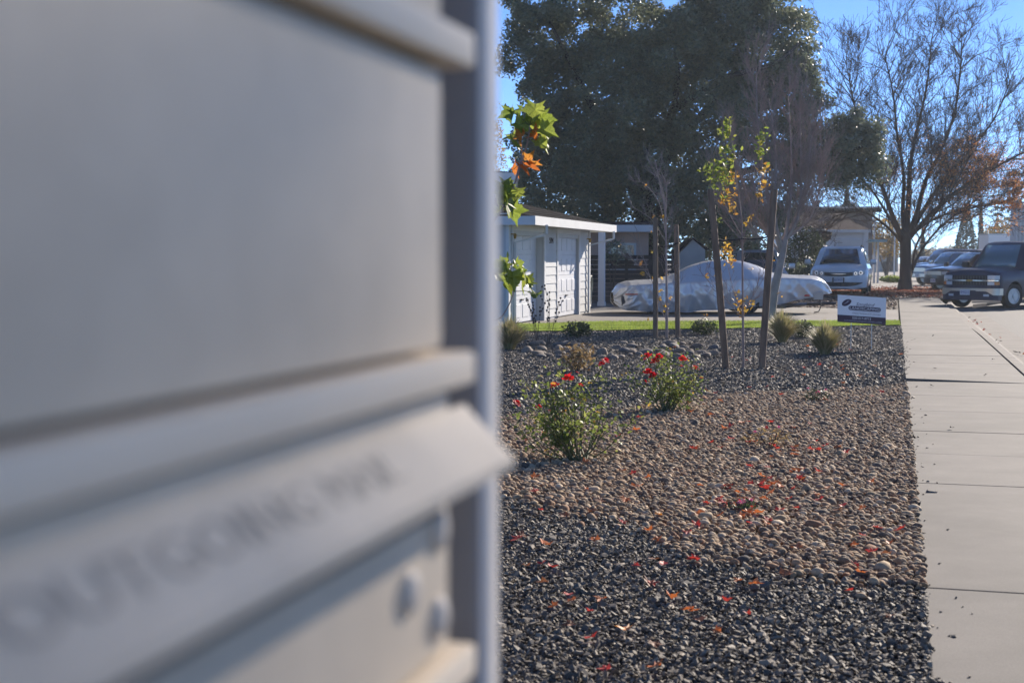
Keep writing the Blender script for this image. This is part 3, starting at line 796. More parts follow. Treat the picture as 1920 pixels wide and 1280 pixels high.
# far house with the brown roof, and the long flat roof behind it
c0, c1 = at(1490, 484, 82), at(1627, 484, 82)
fh = empty('far_house', tuple(((c0 + c1) / 2).xy) + (0,)); tag(fh, 'white house with brown shingle roof and porch behind the white minivan', 'house')
dx = (c1 - c0).normalized(); dn = Vector((-dx.y, dx.x, 0)); W_ = (c1 - c0).length
wbuild(slab(c0, 0, W_, 0, 7, -.1, 3.05), 'wall', 'door_white', fh)
wbuild(slab(c0, W_ - 1.75, W_ - .42, -.05, .03, 1.0, 2.55), 'window', 'white_paint', fh)
for k in range(10):
    wbuild(slab(c0, W_ - 1.72, W_ - .45, -.09, -.053, 1.03 + k * .15, 1.15 + k * .15), 'siding_board', 'white_paint', fh)
for s0 in (0.0, W_ - .30):
    wbuild(slab(c0, s0, s0 + .30, -.07, .01, -.05, 3.0), 'corner_board', 'door_white', fh)
wbuild(slab(c0, -.3, W_ + .05, -.45, -.40, 2.95, 3.12), 'gutter', 'white_paint', fh)
m_ = MB(); q = [(-.3, -.42, 3.1), (W_ + .02, -.42, 3.1), (W_ + 1.1, 6, 2.55), (W_ - .95, 3.4, 4.2), (-.3, 3.4, 4.2), (-.3, 7, 3.0), (W_, 7, 3.0)]
V = [along(c0, s, t, z) for s, t, z in q]
m_.add(V, [(0, 1, 3, 4), (1, 2, 3), (3, 2, 6), (4, 3, 6, 5)]); wbuild(m_, 'roof', 'shingle_brown', fh)
wbuild(slab(c0, W_ + .02, W_ + 1.05, -.3, 5.8, 2.40, 2.56), 'porch_beam', 'teal_paint', fh)
for s in (W_ + .40, W_ + .62): wbuild(slab(c0, s, s + .1, .2, .35, -.05, 2.40), 'porch_post', 'white_paint', fh)
wbuild(slab(c0, W_ + .02, W_ + .08, .5, 7, -.05, 2.4), 'porch_wall', 'brown_wall', fh)
wbuild(slab(c0, W_ - 1.35, W_ - 1.05, 1.8, 2.0, 3.66, 3.82), 'roof_vent', 'trim_black', fh)

c0, c1 = at(1490, 484, 100), at(1648, 484, 100)
lh = empty('flat_roofed_building', tuple(((c0 + c1) / 2).xy) + (0,)); tag(lh, 'long dark flat roofed building rising behind the brown roofed house', 'building')
W_ = (c1 - c0).length
wbuild(slab(c0, 0, W_ - .5, 0, 6, -.1, 4.75), 'wall', 'brown_wall', lh)
wbuild(slab(c0, -.3, W_, -.6, 6.3, 4.76, 5.08), 'roof', 'shingle', lh)
wbuild(slab(c0, -.32, W_ + .02, -.65, -.605, 5.0, 5.13), 'fascia', 'shed_wall', lh)
wbuild(slab(c0, W_ - .38, W_ - .28, .1, .2, -.05, 4.75), 'post', 'white_paint', lh)
wbuild(slab(c0, 1.75, 1.95, 1, 1.2, 5.09, 5.65), 'chimney', 'trim_black', lh)

c0, c1 = at(1903, 484, 92), at(1990, 484, 92)
rb = empty('corrugated_building', tuple(((c0 + c1) / 2).xy) + (0,)); tag(rb, 'pale corrugated wall of a building at the right edge above the dark truck', 'building')
W_ = (c1 - c0).length
wbuild(slab(c0, 0, W_, 0, 1.0, -.1, 5.15), 'wall', 'siding', rb)
s = 0.02
while s < W_: wbuild(slab(c0, s, s + .11, -.06, .0, 0, 5.1), 'rib', 'white_paint', rb); s += .24
wbuild(slab(c0, .75, W_ - .3, -.1, .02, 2.9, 4.5), 'window', 'glass_blue', rb)
c0, c1 = at(1853, 484, 105), at(1905, 484, 105)
tv = empty('trailer', tuple(((c0 + c1) / 2).xy) + (0,)); tag(tv, 'white box trailer far off above the roof of the dark truck', 'trailer')
W_ = (c1 - c0).length
m_ = slab(c0, 0, W_, 0, 2.2, .75, 3.2); wbuild(m_, 'box', 'paint_white', tv)
wbuild(slab(c0, -.03, W_ + .03, -.03, 2.23, 3.2, 3.3), 'top_rail', 'paint_silver', tv)
wbuild(slab(c0, .2, W_ - .2, .2, 2.0, .45, .75), 'chassis', 'trim_black', tv)
for s in (.1, W_ - .45):
    for t in (.4, 1.8):
        v = along(c0, s, t, .42); m_ = MB(); m_.lathe([(.2, -.12), (.42, -.12), (.42, .12), (.2, .12)], 14, 'x', v); wbuild(m_, 'wheel', 'tyre', tv)
c0, c1 = at(1652, 484, 150), at(1684, 484, 150)
ob = empty('distant_house', tuple(((c0 + c1) / 2).xy) + (0,)); tag(ob, 'small distant house with dark openings at the end of the pavement', 'house')
W_ = (c1 - c0).length
wbuild(slab(c0, 0, W_, 0, 6, -.1, 3.2), 'wall', 'shed_wall', ob); wbuild(slab(c0, -.3, W_ + .3, -.5, 6, 3.21, 3.75), 'roof', 'shingle_brown', ob)
wbuild(slab(c0, .95, 1.65, -.05, .05, .1, 2.4), 'door', 'trim_black', ob); wbuild(slab(c0, .2, .6, -.05, .05, 0, 1.1), 'window', 'trim_black', ob)

# slim sign post and cut palm stump
pp = at(1677, 484, 100); so = empty('sign_post', (pp.x, pp.y, 0)); tag(so, 'slim pale upright post behind the low green shrub', 'post')
MB().tube([(0, 0, -.1), (0, 0, 4.4)], .055, 8).build('shaft', MATS['wire'], so); MB().bbox(-.075, .075, -.075, .075, 4.36, 4.46, .02).build('cap', MATS['wire'], so)


# ================================================================== trees and plants
def grow(mb, rs, p, d, L_, r_, lvl, trop=0.25, spread=0.75, kids=4, tips=None, sides=4, shrink=0.58, wob_=0.18, rmin=0.006):
    """one branch and its side branches"""
    pts = [p]; rad = [r_]; nseg = 4 if lvl > 0 else 3
    d = d.normalized(); dirs = []
    for k in range(nseg):
        d = (d + Vector((rs.gauss(0, wob_), rs.gauss(0, wob_), rs.gauss(0, wob_) + trop))).normalized()
        pts.append(pts[-1] + d * (L_ / nseg)); rad.append(max(rmin, r_ * (1 - 0.75 * (k + 1) / nseg))); dirs.append(d)
    mb.tube(pts, rad, sides if lvl > 1 else 3, cap=False)
    if tips is not None and lvl <= 1:
        tips.extend(pts[1:])
    if lvl > 0:
        for c in range(kids):
            f_ = rs.uniform(0.25, 1.0) * nseg; k = min(int(f_), nseg - 1)
            q = pts[k].lerp(pts[k + 1], f_ - k)
            dd = dirs[k]; side = Vector((rs.gauss(0, 1), rs.gauss(0, 1), rs.gauss(0, 1))); side -= dd * side.dot(dd); side.normalize()
            grow(mb, rs, q, dd + side * rs.uniform(spread * .6, spread * 1.2), L_ * shrink * rs.uniform(.75, 1.2), max(rmin, rad[k] * .55), lvl - 1, trop, spread, kids, tips, sides, shrink, wob_, rmin)
def limb_path(pxs, dep, rs, jit=1.2, z_base=None):
    pts = []; off = 0.0
    for i, (x, y) in enumerate(pxs):
        off += rs.uniform(-jit, jit) if i else 0
        pts.append(at(x, y, dep + off))
    if z_base is not None: pts[0].z = z_base
    return pts
def smooth_path(pts, m=4):
    out = []
    n_ = len(pts)
    for i in range(n_ - 1):
        p0, p1, p2, p3 = pts[max(i - 1, 0)], pts[i], pts[i + 1], pts[min(i + 2, n_ - 1)]
        for k in range(m):
            t = k / m
            out.append(0.5 * ((2 * p1) + (p2 - p0) * t + (2 * p0 - 5 * p1 + 4 * p2 - p3) * t * t + (3 * p1 - p0 - 3 * p2 + p3) * t ** 3))
    out.append(pts[-1]); return out
def limb(mb, pts, r0, r1, n=8):
    s = smooth_path(pts); m = len(s) - 1
    mb.tube(s, [r0 + (r1 - r0) * (i / m) ** 0.8 for i in range(m + 1)], n); return s

def place_on(root, *parts):
    for o in parts: o.location = -root.location

# --- bare street tree
rs = random.Random(31); DEP = 61.9
base = gnd(1697, 545)
tr = empty('street_tree', (base.x, base.y, 0)); tag(tr, 'tall bare spreading tree with a few rust leaves, before the parked cars', 'tree')
tk = MB(); tw = MB(); tips = []
limb(tk, [base + Vector((0, 0, -.1)), base + Vector((0, 0, .35)), at(1698, 500, DEP), at(1698, 455, DEP), at(1699, 430, DEP)], .285, .23, 12)
tk.lathe([(.42, -.06), (.34, .12), (.285, .5)], 12, 'z', (base.x, base.y, 0))
LIMBS = [([(1692, 450), (1676, 410), (1660, 360), (1640, 300), (1612, 220), (1590, 130), (1580, 70)], .24),
         ([(1696, 440), (1692, 380), (1694, 300), (1680, 200), (1672, 110), (1655, 20)], .20),
         ([(1699, 440), (1704, 360), (1708, 270), (1722, 190), (1742, 90), (1752, -20)], .25),
         ([(1703, 440), (1722, 385), (1740, 310), (1772, 240), (1800, 150), (1812, 50), (1815, -25)], .23),
         ([(1705, 440), (1735, 380), (1770, 320), (1825, 250), (1880, 170), (1915, 80)], .2),
         ([(1706, 445), (1745, 395), (1800, 340), (1870, 290), (1935, 250), (1990, 225)], .19),
         ([(1708, 440), (1750, 405), (1810, 380), (1880, 365), (1950, 345)], .13),
         ([(1690, 455), (1665, 425), (1620, 388), (1580, 385), (1545, 398)], .13),
         ([(1692, 452), (1668, 405), (1625, 330), (1580, 280), (1555, 230)], .13),
         ([(1703, 540), (1712, 505), (1738, 460), (1780, 410), (1830, 370), (1870, 330)], .14),
         ([(1712, 505), (1720, 460), (1752, 400), (1790, 340), (1830, 260)], .10)]
for pxs, r0 in LIMBS:
    pxs = [(1700 + (x - 1700) * .90, 450 - (450 - y) * .80 if y < 450 else y) for x, y in pxs]
    s = limb(tk, limb_path(pxs, DEP, rs, 0.9), r0 * .62, .022)
    m = len(s)
    for i in range(int(m * .28), m):
        for _ in range(2):
            d = (s[min(i + 1, m - 1)] - s[i - 1]).normalized()
            side = Vector((rs.gauss(0, 1), rs.gauss(0, 1), rs.gauss(0, .8))); side -= d * side.dot(d); side.normalize()
            grow(tw, rs, s[i], d * .8 + side * .8 + Vector((0, 0, .2)), rs.uniform(1.1, 2.2), .024, 3, .08, .62, 4, tips, 4, .6, .13, .0065)
o1 = tk.build('trunk', MATS['bark'], tr, 60); o2 = tw.build('twigs', MATS['twig_dark'], tr); place_on(tr, o1, o2)
rng = np.random.default_rng(3)
T = np.array([tuple(t) for t in tips])
d_ = T - np.array(at(1885, 350, DEP)); sc_ = np.exp(-((d_ @ np.array(RGT)) / 3.2) ** 2 - ((d_[:, 2] + .2) / 1.7) ** 2)
sc_ = np.maximum(sc_, 0.5 * np.exp(-((d_ @ np.array(RGT) + 2.6) / 2.2) ** 2 - ((d_[:, 2] - 0.3) / 1.4) ** 2))
patch = np.array([mnoise.noise(Vector(t) * 0.9) for t in T])
K = T[rng.random(len(T)) < sc_ * 0.55 * (patch > -0.08)]
P = np.repeat(K, 3, axis=0) + rng.normal(0, .10, (len(K) * 3, 3))
o3 = leaves('crown', P, .095, MATS['autumn_leaf'], tr, rng); place_on(tr, o3)

# --- evergreen oak
DEP = 53.0
base = at(1224, 484, DEP); base.z = 0
ok = empty('oak_tree', (base.x, base.y, 0)); tag(ok, 'huge dark evergreen oak towering over the garage and the covered boat', 'tree')
tk = MB(); rs = random.Random(12)
limb(tk, [base + Vector((0, 0, -.2)), at(1226, 520, DEP), at(1222, 440, DEP), at(1206, 385, DEP)], .62, .44, 14)
for pxs, r0 in (([(1206, 390), (1192, 340), (1200, 300), (1225, 270), (1260, 210), (1270, 120), (1250, 20)], .36),
                ([(1208, 390), (1235, 330), (1265, 270), (1330, 200), (1390, 110), (1420, 20)], .30),
                ([(1200, 380), (1160, 300), (1120, 220), (1070, 120), (1030, 40)], .26),
                ([(1214, 410), (1300, 350), (1400, 320), (1510, 300), (1600, 280), (1640, 270)], .22),
                ([(1200, 360), (1130, 320), (1060, 300), (1010, 320)], .16),
                ([(1260, 210), (1350, 150), (1450, 120), (1500, 80)], .16)):
    limb(tk, limb_path(pxs, DEP, rs, 1.0), r0, .05, 9)
o1 = tk.build('trunk', MATS['bark_dark'], ok, 70); place_on(ok, o1)
rng = np.random.default_rng(8)
EL = [(1205, 15, 262, 150, 1.0), (1000, 62, 62, 105, .8), (1130, 200, 150, 140, 1), (1400, 80, 118, 150, 1), (1478, 205, 66, 125, 1), (1095, 330, 115, 95, 1),
      (1300, 330, 110, 105, .9), (1250, 200, 200, 150, 1.0), (1595, 282, 52, 52, 1.1), (1638, 300, 26, 34, .9), (1572, 332, 50, 26, .9), (1612, 232, 40, 26, .8), (1650, 262, 22, 22, .6), (1535, 245, 45, 60, .8), (1420, 340, 95, 80, .8), (1015, 300, 52, 95, .8), (1230, -170, 230, 120, .4), (1300, 425, 90, 62, .9), (1130, 395, 95, 42, .9), (1390, 425, 70, 60, .8), (1000, 215, 30, 60, .5)]
wts = np.array([e[2] * e[3] * e[4] for e in EL], float); wts /= wts.sum()
CL = []
for i in rng.choice(len(EL), 1380, p=wts):
    cx, cy, rx, ry, _ = EL[i]
    a_ = rng.uniform(0, 6.283); rr = math.sqrt(rng.random()); dz = math.sqrt(max(0, 1 - rr * rr)) * min(4.2, rx * .02)
    CL.append((tuple(at(cx + rx * rr * math.cos(a_), cy + ry * rr * math.sin(a_), DEP + rng.uniform(-1, 1) * dz)), rng.uniform(.38, .75)))
PP = []
for c_, r_ in CL:
    k = int(230 * r_ / .6)
    q = rng.normal(size=(k, 3)); q /= np.linalg.norm(q, axis=1)[:, None]
    q *= (rng.random((k, 1)) ** .45) * r_ * np.array([1, 1, .72]); q[:, 2] -= .25 * rng.random(k) ** 3 * r_
    PP.append(q + np.array(c_))
o2 = leaves('crown', np.concatenate(PP), .145, MATS['oak_leaf'], ok, rng, up=.25); place_on(ok, o2)

# --- shrubs, hedges and trees that are a body of leaves on a few stems
def bush(name, label, cat, base, rx, ry, h, n, size, m, seed, group=None, stems=7, stem_m='twig_dark', shape=LEAF_Q, hollow=.35, lift=0.0, stem_r=.016):
    rng = np.random.default_rng(seed); rs = random.Random(seed)
    t = empty(name, tuple(base)); tag(t, label, cat, group)
    mb = MB()
    for k in range(stems):
        a_ = rs.uniform(0, 6.28); q = rs.uniform(.25, .8)
        top = Vector((math.cos(a_) * rx * q, math.sin(a_) * ry * q, lift + (h - lift) * rs.uniform(.55, .92)))
        mid = top * .5 + Vector((rs.uniform(-.1, .1) * rx, rs.uniform(-.1, .1) * ry, 0))
        mb.tube(smooth_path([Vector((rs.uniform(-.06, .06) * rx, rs.uniform(-.06, .06) * ry, -.03)), mid, top], 3), [max(.004, h * stem_r * (1 - .8 * i / 6)) for i in range(7)], 4)
    mb.build('stems', MATS[stem_m], t)
    q = rng.normal(size=(n, 3)); q /= np.linalg.norm(q, axis=1)[:, None]
    rr = hollow + (1 - hollow) * rng.random((n, 1)) ** .6
    q = q * rr
    lump = np.array([mnoise.noise(Vector(v) * 2.6 + Vector((seed, 0, 0))) for v in q])
    q *= (1 + .38 * lump)[:, None]
    P = np.c_[q[:, 0] * rx, q[:, 1] * ry, lift + (h - lift) * (.5 + .5 * q[:, 2])]
    P = P[(P[:, 2] > .01) & (lump > -.42 - .2 * rng.random(n))]
    leaves('foliage', P, size, MATS[m], t, rng, shape=shape)
    return t
def G3(px, py, z=0): return gnd(px, py, z)
G_SH = 'small evergreen shrubs along the lawn edge'
bush('evergreen_shrub', 'small dark green shrub at the lawn edge, nearest the garage', 'shrub', G3(1083, 632), .27, .27, .30, 900, .05, 'hedge_leaf', 1, G_SH)
bush('evergreen_shrub', 'small dark green shrub at the lawn edge between the two staked saplings', 'shrub', G3(1320, 628), .27, .27, .30, 900, .05, 'hedge_leaf', 2, G_SH)
bush('evergreen_shrub', 'small dark green shrub between the two straw coloured grass clumps', 'shrub', G3(1505, 633), .24, .24, .30, 800, .05, 'hedge_leaf', 3, G_SH)
bush('dry_shrub', 'tan withered little shrub just behind the front rose bush', 'shrub', G3(1083, 696), .26, .24, .38, 360, .062, 'dry_leaf', 4, hollow=.1, stems=12)
bush('green_mound', 'low bright green clipped mound beside the street tree', 'shrub', at(1671, 525, 84) * 1.0, .75, .6, .42, 2600, .09, 'grass_blade', 5)
bpy.data.objects['green_mound'].location.z = -.03
bush('ivy_thicket', 'tall ivy covered thicket between the covered boat and white minivan', 'shrub', Vector((*at(1505, 484, 62).xy, 0)), 1.15, 1.0, 2.9, 5200, .12, 'hedge_leaf', 6)
bush('dark_hedge', 'dark low hedge beside the white minivan mirror', 'hedge', Vector((*at(1500, 484, 58).xy, 0)), .85, .8, 1.25, 3200, .10, 'oak_leaf', 7)
bush('tall_hedge', 'dense green hedge under the oak, behind the covered boat', 'hedge', Vector((*at(1352, 484, 57).xy, 0)), 1.9, 1.1, 3.4, 7000, .13, 'hedge_leaf', 9)
bush('porch_shrub', 'dark leafy shrub standing by the fence behind the porch post', 'shrub', Vector((*at(1150, 484, 45).xy, 0)), .42, .4, 2.1, 650, .09, 'oak_leaf', 10, lift=1.25, stem_r=.008)
bush('boundary_tree', 'leafy golden tree behind the far house, left of the slim post', 'tree', Vector((*at(1662, 484, 118).xy, 0)), 2.1, 2.0, 5.2, 4200, .2, 'golden_leaf', 13, lift=1.2)
bush('boundary_tree', 'grey green tree behind the flat roofed building', 'tree', Vector((*at(1585, 484, 125).xy, 0)), 1.6, 2.0, 6.8, 4200, .2, 'hedge_leaf', 14, lift=1.5)
bush('edge_tree', 'wispy brown green tree glimpsed beside the mailbox edge', 'tree', Vector((*at(905, 484, 62).xy, 0)), 1.15, 1.2, 8.6, 3600, .12, 'golden_leaf', 15, lift=3.0)
bush('autumn_tree', 'round orange tree far off above the dark truck', 'tree', Vector((*at(1884, 484, 140).xy, 0)), 2.0, 2.0, 5.4, 3600, .22, 'golden_leaf', 16, lift=1.5)
bush('autumn_tree', 'small yellow tree right of the narrow cypress', 'tree', Vector((*at(1850, 484, 145).xy, 0)), .9, 1.0, 4.9, 1500, .22, 'golden_leaf', 17, lift=1.0)
for i, (px, w_, h_, lab) in enumerate(((1728, 1.9, 2.9, 'low brown far tree showing beside the street tree trunk'), (1762, 2.6, 3.0, 'low brown far tree above the parked blue pickup'), (1790, 2.0, 3.3, 'brownish far tree left of the broad conifer'))):
    bush('far_tree', lab, 'tree', Vector((*at(px, 484, 190).xy, 0)), w_, 2.0, h_, 2200, .28, 'dry_leaf', 20 + i, 'low trees along the horizon', lift=.3)
def conifer(name, label, px, dep, w_, h_, n, seed, gap=0.0, lean=0, size=.25):
    rng = np.random.default_rng(seed)
    b = at(px, 484, dep); t = empty(name, (b.x, b.y, 0)); tag(t, label, 'tree')
    MB().tube([(0, 0, -.1), (0, 0, h_ * .5), (0, 0, h_ * .97)], [h_ * .018, h_ * .012, .03], 7).build('trunk', MATS['bark_dark'], t)
    z = rng.random(n) ** 1.25; r_ = w_ * (1 - z) ** .85 * (0.35 + .65 * rng.random(n) ** .5); a_ = rng.uniform(0, 6.283, n)
    if gap:
        lay = np.floor(z * 11); z = (lay + .5 + rng.normal(0, .13, n)) / 11; r_ = w_ * (0.35 + .65 * np.abs(np.sin(lay * 2.3))) * (1 - .6 * z) * rng.random(n)
    P = np.c_[np.cos(a_) * r_, np.sin(a_) * r_, h_ * (.06 + .95 * z) - .25 * r_]
    leaves('crown', P, size, MATS['conifer_leaf'], t, rng); return t
bush('added_shade_tree', 'added unseen tree across the street, thinly shading the mailbox', 'tree', Vector((12.5, 32.8, -.05)), 2.4, 2.4, 19.3, 1500, .15, 'hedge_leaf', 33, lift=14.6, hollow=.0, stems=4, stem_r=.004)  # added unseen tree; leaf density set to thin the sun on the mailbox
conifer('broad_conifer', 'broad dark conical conifer above the parked black car', 1811, 135, 1.75, 6.6, 4200, 1)
conifer('narrow_cypress', 'tall narrow cypress like a spire left of the white trailer', 1838, 140, .46, 7.2, 2200, 2)
conifer('narrow_cypress', 'thin distant cypress between the forks of the street tree', 1729, 180, .42, 6.8, 1500, 3)
conifer('open_pine', 'tall open pine at the right, with layered branches', 1899, 150, 2.4, 11.0, 3000, 4, gap=1)
conifer('open_pine', 'sparse grey green pine left of the tall layered pine', 1869, 160, 1.8, 8.2, 2000, 5, gap=1)
conifer('small_conifer', 'dark pointed conifer top above the flat roofed building', 1586, 112, .95, 7.1, 2400, 6)

# --- cut palm stump
b = at(1534, 484, 66); t = empty('tree_stump', (b.x, b.y, 0)); tag(t, 'dark tall cut trunk standing between the thicket and far house', 'tree stump')
mb = MB(); rs = random.Random(2)
mb.lathe([(.36 + .05 * math.sin(i * 1.7), -.1 + i * .22) for i in range(14)], 12, 'z'); mb.build('trunk', MATS['bark_dark'], t, 60)
mb = MB(); mb.lathe([(.02, 2.79), (.36, 2.80), (.32, 2.87), (.02, 2.88)], 12, 'z'); mb.build('cut_top', MATS['shed_wall'], t)
mb = MB(); mb.tube([(.2, 0, 2.3), (.45, -.1, 2.45), (.5, -.1, 2.7)], [.16, .17, .15], 9); mb.build('side_stub', MATS['bark_dark'], t)

# --- crape myrtle, bare, in front of the boat
rs = random.Random(44); DEP = 31.2
base = gnd(1443, 605)
t = empty('bare_myrtle', (base.x, base.y, 0)); tag(t, 'bare upright grey tree with dense fine twigs, leaning pale trunk before the boat', 'tree')
tk = MB(); tw = MB()
s0 = limb(tk, [base + Vector((0, 0, -.05)), at(1452, 545, DEP), at(1464, 490, DEP), at(1472, 445, DEP)], .115, .075, 9)
for pxs, r0 in (([(1466, 480), (1445, 400), (1430, 320), (1420, 220), (1418, 130)], .05), ([(1470, 460), (1480, 390), (1484, 300), (1478, 180)], .055),
                ([(1472, 448), (1500, 390), (1515, 320), (1522, 240)], .045), ([(1466, 480), (1420, 410), (1392, 340), (1372, 270)], .038),
                ([(1472, 448), (1515, 415), (1535, 360), (1540, 300)], .035), ([(1468, 470), (1452, 400), (1455, 300), (1445, 200)], .045), ([(1470, 455), (1495, 410), (1502, 330), (1500, 210)], .045),
                ([(1464, 490), (1420, 440), (1385, 410), (1365, 360)], .03)):
    s = limb(tk, limb_path(pxs, DEP, rs, .35), r0, .012, 6); m = len(s)
    for i in range(int(m * .2), m):
        for _ in range(3):
            d = (s[min(i + 1, m - 1)] - s[i - 1]).normalized()
            side = Vector((rs.gauss(0, 1), rs.gauss(0, 1), rs.gauss(0, .6))); side -= d * side.dot(d); side.normalize()
            grow(tw, rs, s[i], d + side * .55, rs.uniform(.4, .85), .012, 2, .16, .5, 4, None, 3, .6, .12, .0034)
o1 = tk.build('trunk', MATS['twig_grey'], t, 60); o2 = tw.build('twigs', MATS['twig'], t); place_on(t, o1, o2)

# --- staked saplings
def sapling(name, label, base, dep, stems, clusters, seed, twigs=3, tm='twig', lsize=.06, jit=.08):
    rs = random.Random(seed); rng = np.random.default_rng(seed)
    t = empty(name, (base.x, base.y, 0)); tag(t, label, 'sapling')
    tk = MB(); tw = MB(); tips = []
    for i, (pxs, r0, r1) in enumerate(stems):
        pts = limb_path(pxs, dep, rs, jit if i else .02)
        if i == 0: pts[0] = base + Vector((0, 0, -.04))
        s = limb(tk, pts, r0, r1, 7); m = len(s)
        for k in range(int(m * .3), m):
            for _ in range(twigs):
                if rs.random() < .6:
                    d = (s[min(k + 1, m - 1)] - s[k - 1]).normalized(); side = Vector((rs.gauss(0, 1), rs.gauss(0, 1), .3)); side -= d * side.dot(d); side.normalize()
                    grow(tw, rs, s[k], d * .8 + side * .7, rs.uniform(.12, .38), r1 * .8, 1, .15, .6, 2, tips, 3, .55, .15, .0028)
    o1 = tk.build('trunk', MATS[tm], t, 60); o2 = tw.build('twigs', MATS[tm], t); place_on(t, o1, o2)
    for mname, cl in clusters.items():
        PP = []
        for (px, py, r_, n_) in cl:
            c_ = np.array(at(px, py, dep)); rr = r_ * dep / FPX
            PP.append(c_ + rng.normal(0, .5, (n_, 3)) * rr)
        o = leaves('foliage', np.concatenate(PP), lsize, MATS[mname], t, rng, up=.0, shape=LEAF_6); place_on(t, o)
    return t
b2 = gnd(1394, 690)
sapling('staked_sapling', 'young staked tree with lime and yellow leaves between two leaning stakes', b2, 18.3,
        [([(1394, 690), (1393, 600), (1392, 500), (1390, 410), (1378, 320), (1366, 215)], .019, .006),
         ([(1392, 445), (1410, 402), (1427, 345), (1431, 252)], .008, .004), ([(1392, 445), (1368, 402), (1347, 350), (1332, 315)], .008, .004),
         ([(1391, 450), (1362, 420), (1345, 395)], .006, .003), ([(1393, 592), (1374, 540), (1361, 478)], .006, .003), ([(1393, 590), (1412, 555), (1442, 505)], .006, .003),
         ([(1393, 598), (1360, 560), (1322, 520)], .005, .003)],
        {'lime_leaf': [(1365, 228, 12, 34), (1360, 252, 15, 40), (1366, 280, 15, 40), (1352, 318, 24, 70), (1332, 320, 18, 44), (1372, 300, 12, 24), (1345, 345, 18, 36), (1430, 262, 15, 34), (1427, 285, 15, 30), (1350, 412, 7, 9), (1362, 330, 14, 30)],
         'yellow_leaf': [(1372, 330, 14, 26), (1368, 362, 13, 26), (1374, 388, 10, 14), (1356, 378, 10, 10), (1432, 318, 10, 18), (1430, 345, 12, 22), (1424, 366, 9, 14), (1360, 468, 16, 34), (1368, 490, 13, 22), (1395, 572, 15, 34), (1389, 590, 8, 10),
                         (1408, 408, 6, 6), (1402, 420, 5, 4), (1440, 490, 8, 8), (1325, 520, 5, 3), (1344, 521, 5, 3), (1385, 548, 7, 6), (1322, 590, 4, 3), (1462, 552, 6, 3), (1408, 505, 5, 4)]}, 71)
b1 = gnd(1250, 633)
sapling('staked_sapling', 'nearly bare young tree with scattered yellow leaves between two upright stakes', b1, 25.3,
        [([(1250, 633), (1250, 560), (1249, 480), (1247, 400), (1238, 350), (1228, 300)], .03, .006), ([(1248, 440), (1236, 380), (1208, 345), (1186, 340)], .009, .004), ([(1248, 430), (1250, 360), (1250, 345)], .008, .004),
         ([(1248, 400), (1240, 345), (1213, 296)], .008, .004), ([(1247, 395), (1249, 350), (1238, 318)], .007, .003), ([(1249, 455), (1220, 410), (1184, 388)], .008, .004), ([(1249, 470), (1258, 430), (1262, 400)], .006, .003),
         ([(1250, 590), (1230, 545), (1212, 500), (1198, 455)], .009, .004), ([(1222, 525), (1200, 495), (1180, 483)], .005, .003), ([(1249, 600), (1236, 570), (1232, 540)], .006, .003), ([(1250, 600), (1262, 560), (1266, 520)], .005, .003)],
        {'yellow_leaf': [(1213, 348, 4, 2), (1224, 405, 4, 2), (1225, 434, 4, 2), (1223, 475, 5, 3), (1201, 493, 5, 3), (1204, 512, 5, 4), (1225, 522, 5, 4), (1240, 545, 5, 4), (1236, 562, 6, 5), (1217, 599, 5, 3), (1240, 404, 5, 3), (1258, 555, 6, 4), (1248, 515, 8, 6), (1163, 460, 4, 2), (1250, 580, 8, 6)]}, 72, twigs=3, tm='twig_grey', lsize=.07)
# stakes and ties
def stake(label, base_px, top_px, dep, r_):
    b = gnd(*base_px); tp = at(*top_px, dep)
    t = empty('tree_stake', (b.x, b.y, 0)); tag(t, label, 'stake', 'wooden tree stakes')
    tp -= Vector((b.x, b.y, 0))
    MB().tube([(0, 0, -.15), tuple(tp * .5), tuple(tp * .985), tuple(tp)], [r_, r_, r_ * .97, r_ * .8], 12).build('pole', MATS['stake_wood'], t, 50); return t
stake('round wooden stake leaning left, left of the yellow leaved sapling', (1363, 690), (1332, 354), 18.0, .046)
stake('round wooden stake leaning right, right of the yellow leaved sapling', (1427, 692), (1452, 356), 18.2, .046)
stake('slim upright wooden stake left of the nearly bare sapling', (1229, 634), (1229, 408), 25.2, .046)
stake('slim upright wooden stake right of the nearly bare sapling', (1271, 634), (1268, 421), 25.4, .046)
for dep, pa, pb, lab in ((18.2, (1338, 448), (1392, 447), 'black rubber tie from the left leaning stake to the yellow sapling'), (18.3, (1392, 447), (1447, 442), 'black rubber tie from the right leaning stake to the yellow sapling'),
                         (25.3, (1229, 458), (1249, 462), 'dark tie between left upright stake and the nearly bare sapling'), (25.3, (1249, 462), (1269, 456), 'dark tie between right upright stake and the nearly bare sapling')):
    a, b = at(*pa, dep), at(*pb, dep); t = empty('tree_tie', tuple(a)); tag(t, lab, 'tree tie', 'tree ties')
    mid = (b - a) * .5 + Vector((0, 0, -.03)); n_ = 9
    pts = [(b - a) * (i / n_) + Vector((0, 0, -.09 * (i / n_) * (1 - i / n_))) for i in range(n_ + 1)]
    mb = MB()
    for w_ in (-.012, .012): mb.tube([p + FWD * w_ for p in pts], .011, 5)
    mb.build('strap', MATS['rubber_tie'], t)
    end = Vector((0, 0, 0)) if dep < 20 and pa[0] < 1390 or pa[0] == 1229 else b - a
    rr = .052
    MB().tube([end + Vector((math.cos(k) * rr, math.sin(k) * rr, 0)) for k in np.linspace(0, 6.283, 13)], .010, 5).build('loop', MATS['rubber_tie'], t)

